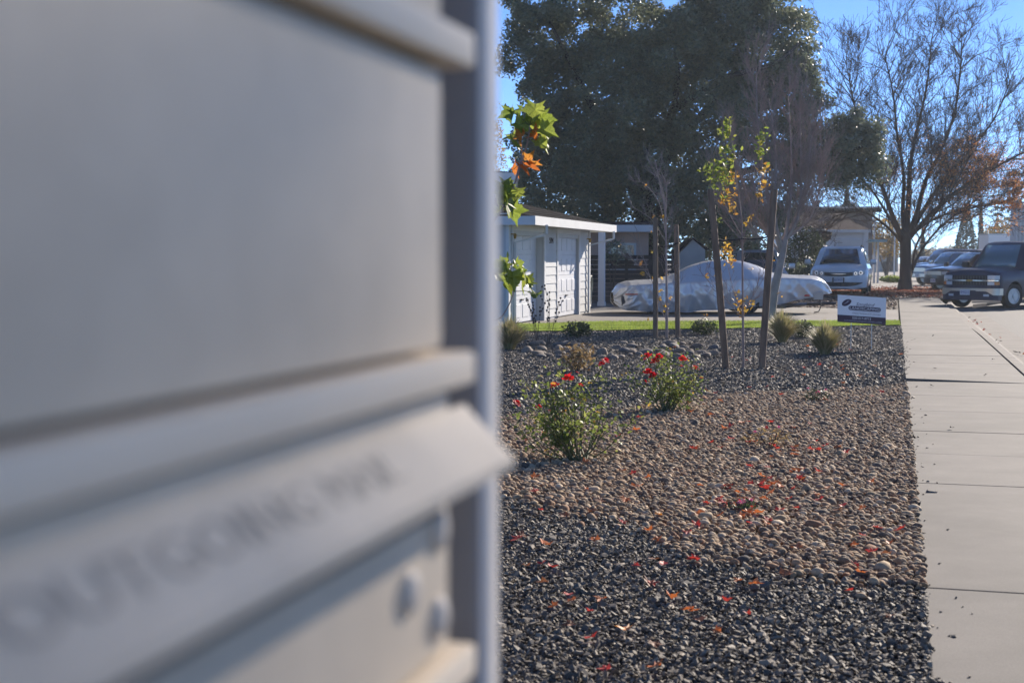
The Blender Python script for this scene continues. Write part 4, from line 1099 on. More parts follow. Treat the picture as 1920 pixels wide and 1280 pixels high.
# --- ornamental grasses
def grass_clump(label, base, h, spread_, n, seed):
    rng = np.random.default_rng(seed); t = empty('ornamental_grass', tuple(base)); tag(t, label, 'grass clump', 'straw coloured grass clumps')
    a_ = rng.uniform(0, 6.283, n); q = rng.random(n) ** .7; hh_ = h * rng.uniform(.55, 1.1, n) * (1 - .25 * q)
    dirs = np.c_[np.cos(a_), np.sin(a_)]; b0 = dirs * (rng.random((n, 1)) * .06); side = np.c_[-dirs[:, 1], dirs[:, 0]]
    wd = rng.uniform(.0035, .0075, n); V = np.zeros((n, 7, 3))
    for k, f_ in enumerate((0, .4, .75)):
        out = b0 + dirs * (spread_ * q * f_ ** 1.7)[:, None]; z = hh_ * (f_ - .12 * q * f_ ** 3)
        V[:, 2 * k] = np.c_[out - side * wd[:, None], z - .02]; V[:, 2 * k + 1] = np.c_[out + side * wd[:, None], z - .02]
    V[:, 6] = np.c_[b0 + dirs * (spread_ * q)[:, None] + rng.normal(0, .015, (n, 2)), hh_ * (1 - .2 * q) - .02]
    o = np.arange(n)[:, None] * 7
    F4 = np.concatenate([o + np.array([[0, 1, 3, 2]]), o + np.array([[2, 3, 5, 4]]), o + np.array([[4, 5, 6, 6]])])
    me = bpy.data.meshes.new('blades'); faces = [tuple(f) if f[2] != f[3] else tuple(f[:3]) for f in F4.tolist()]
    me.from_pydata(V.reshape(-1, 3).tolist(), [], faces); link_mesh('blades', me, MATS['straw_blade'], t)
grass_clump('straw coloured grass clump at the lawn edge right of the leaning stake', G3(1466, 642), .64, .46, 900, 1)
grass_clump('straw coloured grass clump just left of the yard sign, nearest of them', G3(1546, 665), .58, .36, 800, 2)
grass_clump('straw coloured grass clump beside the mailbox edge below the garage', G3(955, 655), .6, .46, 900, 3)

# --- dark seed head stems before the garage
rs = random.Random(9); b = G3(1016, 645); t = empty('seed_head_plant', tuple(b)); tag(t, 'spindly dark dried stems with seed heads before the garage doors', 'plant')
mb = MB(); sd_ = MB(); tips = []
for k in range(7):
    d = Vector((rs.uniform(-.35, .35), rs.uniform(-.3, .3), 1)); grow(mb, rs, Vector((rs.uniform(-.12, .12), rs.uniform(-.1, .1), -.02)), d, rs.uniform(.55, .95), .007, 1, .1, .5, 3, tips, 4, .4, .1, .003)
mb.build('stems', MATS['twig_dark'], t)
for q in tips:
    if q.z > .35 and rs.random() < .75: sd_.lathe([(.002, -.018), (.017, -.004), (.015, .012), (.002, .02)], 6, 'z', q)
sd_.build('seed_heads', MATS['bark_dark'], t)

# --- sweetgum branch tips beside the mailbox: each large leaf its own object
def lobed(lobes=5, sharp=.42, seed=0, cup=.12):
    """star-lobed leaf, x = tip direction, about 1 across"""
    rs = random.Random(seed); pts = []
    angs = np.linspace(-2.25, 2.25, lobes)
    lens = {5: (.42, .52, .60, .52, .42), 3: (.46, .60, .46)}[lobes]
    outl = [(-.16, 0.03)]
    for i, a_ in enumerate(angs):
        l_ = lens[i] * rs.uniform(.88, 1.1)
        if i: m_ = (angs[i - 1] + a_) / 2; outl.append((math.cos(m_) * sharp * .5, math.sin(m_) * sharp * .5))
        for da, f_ in ((-.26, .62), (0, 1), (.26, .62)): outl.append((math.cos(a_ + da) * l_ * f_, math.sin(a_ + da) * l_ * f_))
    outl.append((-.16, -.03)); outl = [outl[0]] + outl[1:-1] + [outl[-1]]
    V = [(0.02, 0, 0)] + [(x, y, cup * (x * x + y * y) * .8 + cup * .7 * abs(y) - cup * .6 * max(0, x) + rs.uniform(-.06, .06)) for x, y in outl]
    n_ = len(outl)
    Fs = [(0, i, i + 1) for i in range(1, n_)] + [(0, n_, 1)]
    me = bpy.data.meshes.new('leaf'); me.from_pydata(V, [], Fs)
    # stalk
    return me
SWG = [lobed(5, .7, i, .55) for i in range(4)]; SWO = [lobed(5, .5, 10 + i, .5) for i in range(2)]
for m_ in SWG: m_.materials.append(MATS['sweetgum_green'])
for m_ in SWO: m_.materials.append(MATS['sweetgum_orange'])
rs = random.Random(17); DEP = 7.6
b = at(922, 484, DEP); b.z = 0
t = empty('sweetgum_sapling', tuple(b)); tag(t, 'young sweetgum with big lime and orange lobed leaves, half hidden by the mailbox', 'sapling')
mb = MB()
def wp(px, py, dd=0): return at(px, py, DEP + dd)
limb(mb, [Vector((b.x, b.y, -.05)), wp(908, 560), wp(908, 470), wp(915, 430), wp(940, 395), wp(963, 350), wp(978, 305), wp(990, 262), wp(993, 235)], .009, .003, 7)
limb(mb, [wp(962, 355), wp(972, 315, -.03), wp(979, 285, -.05), wp(978, 262, -.05)], .004, .002, 5)
limb(mb, [wp(921, 600), wp(935, 598), wp(948, 583), wp(962, 552), wp(961, 535)], .005, .003, 5)
limb(mb, [wp(962, 540), wp(958, 510), wp(955, 490)], .003, .002, 5)
limb(mb, [wp(912, 450), wp(930, 410), wp(948, 390)], .004, .002, 5)
stem_pts = [Vector(v) for v in mb.v]
o = mb.build('trunk', MATS['twig'], t, 60); o.location = -t.location
LV = [(955, 210, .11, 0), (975, 205, .10, 0), (1000, 205, .12, 0), (1012, 222, .13, 0), (1018, 245, .12, 0), (1015, 262, .12, 0), (1000, 235, .12, 0), (985, 228, .11, 0), (970, 235, .12, 0), (960, 252, .11, 0),
      (958, 268, .10, 0), (975, 250, .10, 1), (1000, 248, .09, 1), (1008, 268, .10, 0), (944, 205, .09, 0), (992, 215, .12, 0),
      (985, 300, .12, 1), (972, 312, .10, 1), (992, 310, .09, 1), (960, 318, .08, 1),
      (938, 352, .12, 0), (950, 362, .13, 0), (945, 378, .14, 0), (962, 382, .13, 0), (956, 395, .13, 0), (938, 395, .12, 0), (965, 360, .10, 0), (930, 370, .1, 0), (944, 345, .1, 0),
      (950, 490, .11, 0), (940, 500, .11, 0), (965, 505, .12, 0), (958, 518, .12, 0), (975, 520, .13, 0), (985, 525, .11, 0), (940, 525, .11, 0), (948, 535, .1, 0), (1002, 552, .08, 0), (930, 515, .1, 0), (968, 495, .09, 0)]
for i, (px, py, s, kind_) in enumerate(LV):
    me = SWO[i % 2] if kind_ else SWG[i % 4]
    o = bpy.data.objects.new('leaf', me); COL.objects.link(o); o.parent = t
    o.location = wp(px + 3, py, rs.uniform(-.07, .07)) - t.location
    s *= 1.3; o.scale = (s, s, s)
    w_p = o.location + t.location; n_p = min(stem_pts, key=lambda q: (q - w_p).length)
    pm_ = MB(); pm_.tube([n_p - t.location, (n_p + w_p) / 2 - t.location + Vector((0, 0, .012)), o.location], [.0022, .0018, .0015], 4); pm_.build('leaf_stalk', MATS['stem_green'], t)
    o.rotation_euler = (rs.uniform(-1.0, 1.0), rs.uniform(.3, 1.4), rs.uniform(-2.4, .9))

# --- roses
def rose_bloom(mb, c, r_, rs):
    for ring, (k, tilt, rr) in enumerate(((5, .25, 1.0), (5, .75, .8), (4, 1.15, .55))):
        for i in range(k):
            a_ = 6.283 * (i + ring * .4) / k + rs.uniform(-.2, .2); d = Vector((math.cos(a_), math.sin(a_), 0)); s_ = Vector((-d.y, d.x, 0)); z = Vector((0, 0, 1))
            u = d * math.cos(tilt) + z * math.sin(tilt); q = c + z * (ring * .15 * r_)
            L_ = r_ * rr * rs.uniform(.9, 1.1); W2 = L_ * .5
            V = [q, q + u * L_ * .5 - s_ * W2, q + u * L_ * .95 - s_ * W2 * .7 - z * .1 * L_, q + u * L_ * 1.0 + z * .05 * L_, q + u * L_ * .95 + s_ * W2 * .7 - z * .1 * L_, q + u * L_ * .5 + s_ * W2]
            mb.add(V, [(0, 1, 2, 3), (0, 3, 4, 5)])
def rose_bush(label, base_px, dep, ext, canes, nleaf, blooms, seed):
    rs = random.Random(seed); rng = np.random.default_rng(seed); b = gnd(*base_px)
    t = empty('rose_bush', (b.x, b.y, 0)); tag(t, label, 'rose bush', 'red rose bushes')
    mb = MB(); pts = []
    k_ = dep / FPX
    for i in range(canes):
        f_ = rs.uniform(-1, 1); x = ext[0] + (ext[1] - ext[0]) * (f_ * .5 + .5); y = ext[2] + (ext[3] - ext[2]) * (abs(f_) ** 2 * .55 + rs.uniform(0, .42))
        tip = at(x, y, dep + rs.uniform(-.3, .3)) - b
        mid = tip * .5 + Vector((rs.uniform(-.06, .06), rs.uniform(-.06, .06), -tip.z * .08))
        s = smooth_path([Vector((rs.uniform(-.07, .07), rs.uniform(-.07, .07), -.03)), mid * .5 + Vector((mid.x * .25, mid.y * .25, -.02)), mid + Vector((tip.x * .12, tip.y * .12, 0)), tip], 4)
        mb.tube(s, [.0075 * (1 - .72 * j / (len(s) - 1)) for j in range(len(s))], 5)
        for _ in range(3):
            j = rs.randrange(5, len(s) - 1); d = (s[j + 1] - s[j]).normalized(); e = s[j] + (d * .7 + Vector((rs.gauss(0, .6), rs.gauss(0, .6), .2))) * rs.uniform(.06, .17)
            mb.tube([s[j], s[j].lerp(e, .5) + Vector((0, 0, .01)), e], [.004, .003, .002], 4); pts.extend([s[j].lerp(e, q) for q in (.4, .7, 1)])
        pts.extend(s[6:])
    for (x, y, r_) in blooms:
        tip = at(x, y, dep + rs.uniform(-.2, .1)) - b; near_ = min(pts, key=lambda q: (q - tip * .85).length)
        mb.tube([near_, near_.lerp(tip, .5) + Vector((0, 0, .01)), tip], [.004, .003, .0025], 4)
    mb.build('canes', MATS['stem_green'], t)
    pa = np.array([tuple(p) for p in pts]); P = pa[rng.integers(0, len(pa), nleaf)] + rng.normal(0, .042, (nleaf, 3)); P[:, 2] = np.maximum(P[:, 2], .03)
    leaves('foliage', P, .036, MATS['rose_leaf'], t, rng, up=.5, shape=LEAF_6)
    P = pa[rng.integers(0, len(pa), nleaf // 30)] + rng.normal(0, .03, (nleaf // 30, 3)); leaves('yellowed_leaves', P, .04, MATS['yellow_leaf'], t, rng, up=.5, shape=LEAF_6)
    for (x, y, r_) in blooms:
        c_ = at(x, y, dep) - b; m2 = MB(); rose_bloom(m2, Vector((0, 0, -r_ * .3)), r_ * 1.35, rs)
        o = m2.build('bloom', MATS['petal'], t); o.location = c_; o.rotation_euler = (rs.uniform(.2, .7), rs.uniform(-.3, .3), rs.uniform(0, 6))
rose_bush('nearest red rose bush, open and leafy, in the pebbles beside the mailbox', (1085, 864), 10.0, (955, 1205, 672, 818), 28, 1250,
          [(1066, 708, .036), (1040, 722, .030), (969, 755, .028), (1136, 676, .026), (1128, 682, .022), (1088, 722, .018), (1010, 762, .018)], 5)
rose_bush('second red rose bush behind the nearest one, carrying the most blooms', (1243, 772), 13.2, (1172, 1312, 652, 738), 22, 1100,
          [(1214, 668, .040), (1228, 677, .036), (1236, 668, .034), (1216, 697, .042), (1224, 704, .036), (1281, 672, .034), (1303, 690, .034), (1209, 715, .022)], 6)
# low pink flowering plants
for i, (bp, r_, h_, n_, nb, lab) in enumerate((((1530, 752), .13, .12, 150, 6, 'low plant with pink flowers at the far edge of the pebbles'),
                                               ((1442, 838), .22, .15, 200, 2, 'sparse low plant with one pink flower in the pebbles, reddened leaves round it'),
                                               ((1392, 958), .10, .07, 80, 3, 'tiny low plant with a magenta flower near the front of the pebbles'))):
    t = bush('flowering_plant', lab, 'plant', gnd(*bp), r_, r_, h_, n_, .026, 'hedge_leaf' if i != 1 else 'dry_leaf', 50 + i, 'low pink flowering plants', stems=8, shape=LEAF_6)
    rs = random.Random(i)
    for k in range(nb):
        m2 = MB(); rose_bloom(m2, Vector((0, 0, 0)), .02, rs); o = m2.build('bloom', MATS['petal_pink'], t); a_ = rs.uniform(0, 6.28)
        o.location = (math.cos(a_) * r_ * rs.uniform(.2, .9), math.sin(a_) * r_ * rs.uniform(.2, .9), h_ * rs.uniform(.6, 1.05))

# --- fallen leaves, each a thing
FL = [lobed(5, .62, 30 + i, .35) for i in range(4)] + [lobed(3, .62, 40 + i, .6) for i in range(2)]
for m_ in FL: m_.materials.append(MATS['fallen'])
rs = random.Random(77)
def fallen(px, py, s, me, label, group=None):
    p = gnd(px, py, .015); o = bpy.data.objects.new('fallen_leaf', me); COL.objects.link(o); o.location = p + Vector((0, 0, s * .18)); o.scale = (s, s, s)
    o.rotation_euler = (rs.uniform(-.45, .45), rs.uniform(-.45, .45), rs.uniform(0, 6.28)); return tag(o, label, 'leaf', group)
spots = []
for cx, cy, sx, sy, k in ((1440, 832, 55, 14, 16), (1440, 912, 45, 14, 20), (1405, 948, 28, 14, 9), (1560, 668, 25, 8, 7), (1320, 800, 200, 70, 34), (1350, 980, 220, 60, 26), (1200, 1120, 170, 80, 20), (1500, 700, 130, 40, 26), (1600, 1060, 60, 60, 8), (1000, 960, 30, 90, 6)):
    for _ in range(int(k * 1.45)):
        x, y = rs.gauss(cx, sx), rs.gauss(cy, sy)
        if 945 < x < 1686 + (y - 610) * .095 and 640 < y < 1275: spots.append((x, y))
FLC = {}
for cn in ('red', 'rust', 'brown'):
    FLC[cn] = [m_.copy() for m_ in FL]
    for m_ in FLC[cn]: m_.materials.clear(); m_.materials.append(MATS['fallen_' + cn])
for x, y in spots:
    cn = rs.choice(('red', 'red', 'rust', 'rust', 'brown')); word = {'red': 'red', 'rust': 'rusty orange', 'brown': 'brown'}[cn]
    lab = 'small %s leaf fallen on the %s' % (word, 'river pebbles' if 745 < y < 1060 else ('near dark gravel' if y > 1000 else 'far dark gravel'))
    fallen(x, y, rs.uniform(.048, .09), rs.choice(FLC[cn]), lab, lab.replace('small ', '').replace('leaf', 'leaves'))
big = FL[0].copy(); big.materials.clear(); big.materials.append(MATS['fallen_orange'])
fallen(1172, 1186, .10, big, 'largest fallen leaf, orange and curled, on the near dark gravel')
fallen(1236, 968, .07, big, 'orange curled leaf with a pale stem at the front edge of the pebbles')
mb = MB()
DB = FL[4].copy(); DB.materials.clear(); DB.materials.append(MATS['bark_dark'])
for (x, y) in ((1784, 804), (1700, 703), (1732, 712), (1746, 724), (1862, 675), (1752, 692), (1750, 630), (1848, 704), (1698, 660), (1712, 822), (1722, 948)):
    p = gnd(x, y, .006); o = bpy.data.objects.new('fallen_leaf', DB); COL.objects.link(o); s = .055; o.location = p + Vector((0, 0, .012)); o.scale = (s, s, s); o.rotation_euler = (rs.uniform(-.3, .3), rs.uniform(-.3, .3), rs.uniform(0, 6))
    tag(o, 'dark shrivelled leaf lying on the concrete sidewalk', 'leaf', 'dark leaves on the sidewalk')
for k in range(26):
    yy = rs.choice((rs.uniform(20, 24), rs.uniform(26, 33), rs.uniform(33, 38))); o = bpy.data.objects.new('fallen_leaf', DB if k % 2 else FL[k % 4]); COL.objects.link(o); s = rs.uniform(.06, .1)
    o.location = (1.585 + rs.gauss(.30, .06), yy, -.075); o.scale = (s, s, s); o.rotation_euler = (rs.uniform(-.5, .5), rs.uniform(-.5, .5), rs.uniform(0, 6))
    tag(o, 'brown dry leaf lying in the kerb gutter', 'leaf', 'dry leaves in the gutter')

# ================================================================== yard sign, pot, hose
sa, sb_ = gnd(1596, 655), gnd(1633, 655)
ys = empty('yard_sign', tuple((sa + sb_) / 2)); tag(ys, 'white and dark purple landscaping yard sign on wire legs by the sidewalk', 'sign')
ys.rotation_euler = (0, 0, YAW - .16)
zt, zb_ = .93, .50; hw = .375; ys.location.z -= .085
def tl(x, z): return z - .024 * (x / hw)            # the board hangs a little askew
mb = MB(); mb.add([(x, y, tl(x, z)) for y in (-.004, .004) for x, z in ((-hw, zb_), (hw, zb_), (hw, zt), (-hw, zt))], [(0, 1, 2, 3), (7, 6, 5, 4), (0, 4, 5, 1), (1, 5, 6, 2), (2, 6, 7, 3), (3, 7, 4, 0)])
bd = mb.build('board', MATS['sign_white'], ys)
mb = MB(); mb.add([(x, -.0052, tl(x, z)) for x, z in ((-hw, zb_), (hw, zb_), (hw, zb_ + .115), (-hw, zb_ + .115))], [(0, 1, 2, 3)]); mb.build('dark_band', MATS['sign_purple'], bd)
def rounded(cx, cz, w_, h_, r_, y, m, name):
    pts = []
    for qx, qz, a0 in ((1, 1, 0), (-1, 1, 90), (-1, -1, 180), (1, -1, 270)):
        for k in range(5):
            a_ = R(a0 + k * 22.5); pts.append((cx + qx * (w_ / 2 - r_) + math.cos(a_) * r_, cz + qz * (h_ / 2 - r_) + math.sin(a_) * r_))
    q = MB(); q.add([(x, y, tl(x, z)) for x, z in pts], [tuple(range(len(pts)))]); return q.build(name, m, bd)
rounded(.045, .735, .50, .068, .03, -.0053, MATS['sign_purple'], 'name_bar')
q = MB(); pts = []
for k in range(24):
    a_ = k / 24 * 6.283; x, z = math.cos(a_) * .082, math.sin(a_) * .046; c_, s_ = math.cos(.55), math.sin(.55); x, z = x * c_ - z * s_, x * s_ + z * c_; pts.append((x - .235, z + .815))
q.add([(x, -.0056, tl(x, z)) for x, z in pts], [tuple(range(24))]); q.build('emblem', MATS['sign_purple'], bd)
for k in range(3):                                   # wing strokes in the emblem
    q = MB(); q.tube([(-.285 + .02 * k, -.0062, tl(-.27, .785 + .018 * k)), (-.235 + .01 * k, -.0062, tl(-.23, .81 + .016 * k)), (-.19, -.0062, tl(-.19, .838 + .012 * k))], [.0015, .0035, .001], 4); q.build('emblem_stroke', MATS['sign_grey'], bd)
def sign_text(s, x, z, size, m, sx=1.0, shear=0):
    a_ = -math.atan(.024 / hw)
    M_ = Matrix.Translation((x, -.0058, tl(x, z))) @ Matrix.Rotation(-a_, 4, 'Y') @ Matrix.Rotation(math.pi / 2, 4, 'X')
    put_text(s, size, MATS[m], bd, M_, sx=sx, shear=shear, extrude=.0003)
sign_text('Songbird', .045, .80, .075, 'sign_purple', 1.05, .35)
sign_text('LANDSCAPING', .045, .734, .062, 'sign_white', 1.12)
sign_text('LANDSCAPE DESIGN & INSTALLATION', .07, .685, .022, 'sign_grey', 1.1)
sign_text('Creating Harmony in the Landscape', .07, .655, .032, 'sign_purple', .95, .3)
sign_text('530-517-0713', .0, .578, .052, 'sign_white', 1.0)
sign_text('SONGBIRDLANDSCAPING.COM', .02, .532, .034, 'sign_grey', 1.2)
for s in (-.16, .16):
    MB().tube([(s, .012, -.02), (s, .012, tl(s, .9))], .0055, 6).build('wire_leg', MATS['wire'], ys)
MB().tube([(-.16, .012, .47), (.16, .012, .44)], .004, 6).build('cross_wire', MATS['wire'], ys)

p = at(944, 484, 30.2); t = empty('flower_pot', (p.x, p.y, 0)); tag(t, 'red terracotta pot beside the garage door, half behind the mailbox', 'pot')
MB().lathe([(.02, 0), (.17, 0), (.22, .34), (.25, .34), (.25, .42), (.21, .42), (.19, .36), (.02, .36)], 20, 'z').build('pot', MATS['terracotta'], t, 40)
rng = np.random.default_rng(1); leaves('plant', rng.normal(0, .09, (90, 3)) + np.array([0, 0, .5]), .09, MATS['hedge_leaf'], t, rng)
p = gnd(1101, 583); t = empty('garden_hose', (p.x - .02, p.y, 0)); tag(t, 'coiled garden hose hanging at the far garage corner', 'hose')
mb = MB(); mb.tube([(.10 + .03 * math.sin(k * .9), math.cos(k) * .26 + .03 * math.sin(k * .31), .55 + math.sin(k) * .42) for k in np.linspace(0, 19, 80)], .016, 6); mb.build('coil', MATS['hose'], t)
MB().bbox(-.05, .06, -.06, .06, .75, .85, .01).build('hanger', MATS['black_metal'], t)

# ================================================================== covered boat on its trailer
c_ = at(1352, 484, 37.0)
bt = empty('covered_boat', (c_.x, c_.y, 0), math.atan2(.30, .954)); tag(bt, 'motor boat on a trailer under a silver grey tarpaulin on the driveway', 'boat')
S = np.array([-2.92, -2.86, -2.70, -2.45, -1.9, -1.55, -1.2, -.85, -.4, .1, .5, .9, 1.3, 1.9, 2.3, 2.55, 2.75, 2.86, 2.92])
ZT = np.array([.50, .66, .80, .85, .88, .93, 1.06, 1.24, 1.37, 1.41, 1.37, 1.26, 1.07, 1.00, 1.0, .97, .85, .73, .62])
ZB = np.array([.34, .20, .12, .09, .07, .06, .07, .08, .11, .15, .18, .22, .27, .37, .45, .50, .52, .52, .52])
HW = np.array([.25, .55, .85, .98, 1.04, 1.06, 1.08, 1.08, 1.08, 1.07, 1.06, 1.04, 1.0, .90, .76, .62, .46, .34, .2])
RW = np.array([.15, .3, .45, .5, .5, .5, .52, .55, .58, .6, .58, .52, .5, .45, .36, .28, .18, .1, .03])
RAIL = np.array([.42, .55, .70, .74, .78, .80, .82, .84, .86, .88, .90, .92, .93, .92, .90, .86, .77, .66, .52])
nu, nv = 300, 84
us = np.linspace(-2.92, 2.92, nu); f_ = lambda A: np.interp(us, S, A)
def sm(a, k=9):
    w_ = np.ones(k) / k; return np.convolve(np.pad(a, k // 2, mode='edge'), w_, mode='valid')
zt_, zb2, hw_, rw_, rl_ = [sm(f_(A)) for A in (ZT, ZB, HW, RW, RAIL)]
V = np.zeros((nu, nv, 3))
for j in range(nv):
    v = j / (nv - 1) * 2 - 1; s_ = 1 if v > 0 else -1; a_ = abs(v)
    if a_ < .5:
        q = a_ / .5; yy = hw_ * q; zz = zt_ + (rl_ - zt_) * np.clip((q * hw_ - rw_ * .6) / np.maximum(hw_ - rw_ * .6, .01), 0, 1) ** 1.15
    else:
        q = (a_ - .5) / .5; yy = hw_ * (1 + .05 * np.sin(q * 3.1) - .10 * q); zz = rl_ + (zb2 - rl_) * q
    V[:, j] = np.c_[us, s_ * yy, zz]
pk = [(-.85, 1.0), (-1.9, .6), (.6, .7), (1.7, .7), (-2.5, .7), (-.1, .6)]
for i in range(nu):
    for j in range(nv):
        v = abs(j / (nv - 1) * 2 - 1); x = us[i]; side = 1 if j > nv / 2 else -1
        q = max(0, (v - .42) / .58)
        d = 0.0
        for k, (px_, am) in enumerate(pk):              # folds fanning down from the points that hold the cover up
            xx = x - px_ - side * .15; ang = math.atan2(xx, .12 + q * .8)
            d += am * .075 * q ** .7 * (.5 - abs(math.sin(.5 * (ang * (9 + 2 * (k % 3)) + k * 1.3 + 1.8 * mnoise.noise(Vector((x * 1.5, q * 2, k)))))) ** .7) * math.exp(-abs(xx) * 1.1)
        n1 = mnoise.noise(Vector((x * 2.6 - q * 1.1, q * .7, 3.3 * side))); n2 = mnoise.noise(Vector((x * 7 + q * 3.2, q * 1.1, 9 + side)))
        d += (.45 - abs(n1) ** .8) * .15 * (.12 + q) + n2 * .014 * (.4 + q)
        if x < -1.7: d += (.5 - abs(mnoise.noise(Vector((x * 4 + q * 3, q * 2.5, 5))))) * .22 * min(1, (-1.7 - x)) * (.3 + q)
        V[i, j, 1] += side * d * (1 if v > .3 else v / .3); V[i, j, 2] += d * .25 * (1 - q) + (.035 * mnoise.noise(Vector((x * 2.4, side, 7))) if v > .9 else 0)
idx = np.arange(nu * nv).reshape(nu, nv)
Fq = np.stack([idx[:-1, :-1], idx[1:, :-1], idx[1:, 1:], idx[:-1, 1:]], -1).reshape(-1, 4)
cover = np_mesh('cover', V.reshape(-1, 3), Fq, MATS['tarp'], bt, smooth=True)
sol = cover.modifiers.new('cloth', 'SOLIDIFY'); sol.thickness = .006
m_ = MB(); m_.box(-2.68, -2.36, -1.06, -.98, .50, .535); o = m_.build('red_strap', MATS['tarp_red'], cover)
# rolled hem rope
mb = MB(); mb.tube([tuple(V[i, 0] + np.array([0, -.012, -.004])) for i in range(6, nu - 4, 4)], .011, 5); mb.build('hem_rope', MATS['tarp'], cover)
hl = MB(); hs = []
for x, w_, zk, zr in ((-2.4, .8, .35, .6), (-1.2, .98, .28, .7), (.3, .98, .26, .78), (1.5, .85, .30, .82), (2.2, .55, .40, .84), (2.65, .22, .56, .80), (2.82, .05, .68, .76)):
    hs.append([(x, -w_ * .92, zr), (x, -w_ * .85, (zk + zr) / 2), (x, -w_ * .45, zk + .03), (x, 0, zk - .02), (x, w_ * .45, zk + .03), (x, w_ * .85, (zk + zr) / 2), (x, w_ * .92, zr)])
for r_ in hs: hl.v.extend(r_)
for i in range(len(hs) - 1):
    for j in range(6): hl.f.append((i * 7 + j, i * 7 + j + 1, (i + 1) * 7 + j + 1, (i + 1) * 7 + j))
hl.f.append(tuple(range(7))); hl.build('hull', MATS['hull'], bt, 40)
mb = MB()
for s in (-.62, .62): mb.box(-2.3, 1.6, s - .04, s + .04, .13, .22)
for x in (-2.2, -.8, .4, 1.5): mb.box(x - .04, x + .04, -.58, .58, .13, .22)
mb.tube([(1.6, -.6, .18), (2.3, 0, .22), (3.1, 0, .24)], .045, 6); mb.tube([(1.6, .6, .18), (2.3, 0, .22)], .045, 6); mb.build('trailer_frame', MATS['hull_dark'], bt)
def wheel(parent, loc, r_, w_, steer=0.0, m='rim', side=-1, spokes=6):
    """tyre with its rim; axle along y, outer face on side"""
    mb = MB(); h_ = w_ / 2
    mb.lathe([(r_ * .60, -h_ * .8), (r_ * .66, -h_), (r_ * .9, -h_), (r_ * .985, -h_ * .75), (r_, -h_ * .3), (r_, h_ * .3), (r_ * .985, h_ * .75), (r_ * .9, h_), (r_ * .66, h_), (r_ * .60, h_ * .8)], 28, 'y', closed=True)
    wh = mb.build('wheel', MATS['tyre'], parent, 40); wh.location = loc; wh.rotation_euler = (0, 0, steer)
    rm = MB(); rm.lathe([(r_ * .62, -h_ * .75), (r_ * .62, -h_ * .95), (r_ * .56, -h_ * .95), (r_ * .53, -h_ * .3), (r_ * .50, h_ * .3), (r_ * .62, h_ * .7)], 24, 'y')
    rm.v = [(x, y * -side * -1 if side < 0 else -y, z) for x, y, z in rm.v]
    ys_ = side * h_ * .82
    sp = MB()
    for k in range(spokes):
        a_ = 6.283 * k / spokes; c2, s2 = math.cos(a_), math.sin(a_); t2 = (-s2, c2)
        for r0, r1, w0, w1 in ((r_ * .10, r_ * .58, r_ * .085, r_ * .055),):
            q = [(c2 * r0 - t2[0] * w0, s2 * r0 - t2[1] * w0), (c2 * r1 - t2[0] * w1, s2 * r1 - t2[1] * w1), (c2 * r1 + t2[0] * w1, s2 * r1 + t2[1] * w1), (c2 * r0 + t2[0] * w0, s2 * r0 + t2[1] * w0)]
            sp.prism(q, ys_ - side * .025, ys_, 'y')
    sp.lathe([(.001, 0), (r_ * .15, 0), (r_ * .13, side * .02), (.001, side * .025)], 12, 'y', (0, ys_, 0))
    rim_o = rm.build('rim', MATS[m], wh, 40); sp.build('spokes', MATS[m], wh, 40)
    return wh
wheel(bt, (.55, -.86, .30), .30, .2, side=-1, m='trim_black'); wheel(bt, (.55, .86, .30), .30, .2, side=1, m='trim_black')
MB().bbox(2.32, 2.58, -.72, -.62, .36, .56, .012).build('trailer_lamp_board', MATS['shed_wall'], bt)
MB().bbox(2.06, 2.20, -.79, -.74, .45, .51, .01).build('tail_lamp', MATS['lamp_red'], bt)
MB().tube([(2.5, -.66, .36), (2.53, -.70, .2), (2.45, -.75, .05), (2.32, -.78, .03)], .014, 5).build('lamp_cable', MATS['rubber_tie'], bt)
mb = MB(); mb.lathe([(.02, -.14), (.16, -.13), (.20, -.05), (.20, .08), (.13, .15), (.02, .16)], 16, 'x', (-2.62, -.72, .33)); mb.build('propeller_shroud', MATS['tarp_dark'], bt, 50)
MB().tube([(-2.05, -.7, .13), (-2.05, -.72, .0)], .02, 6).build('jack_leg', MATS['trim_black'], bt)

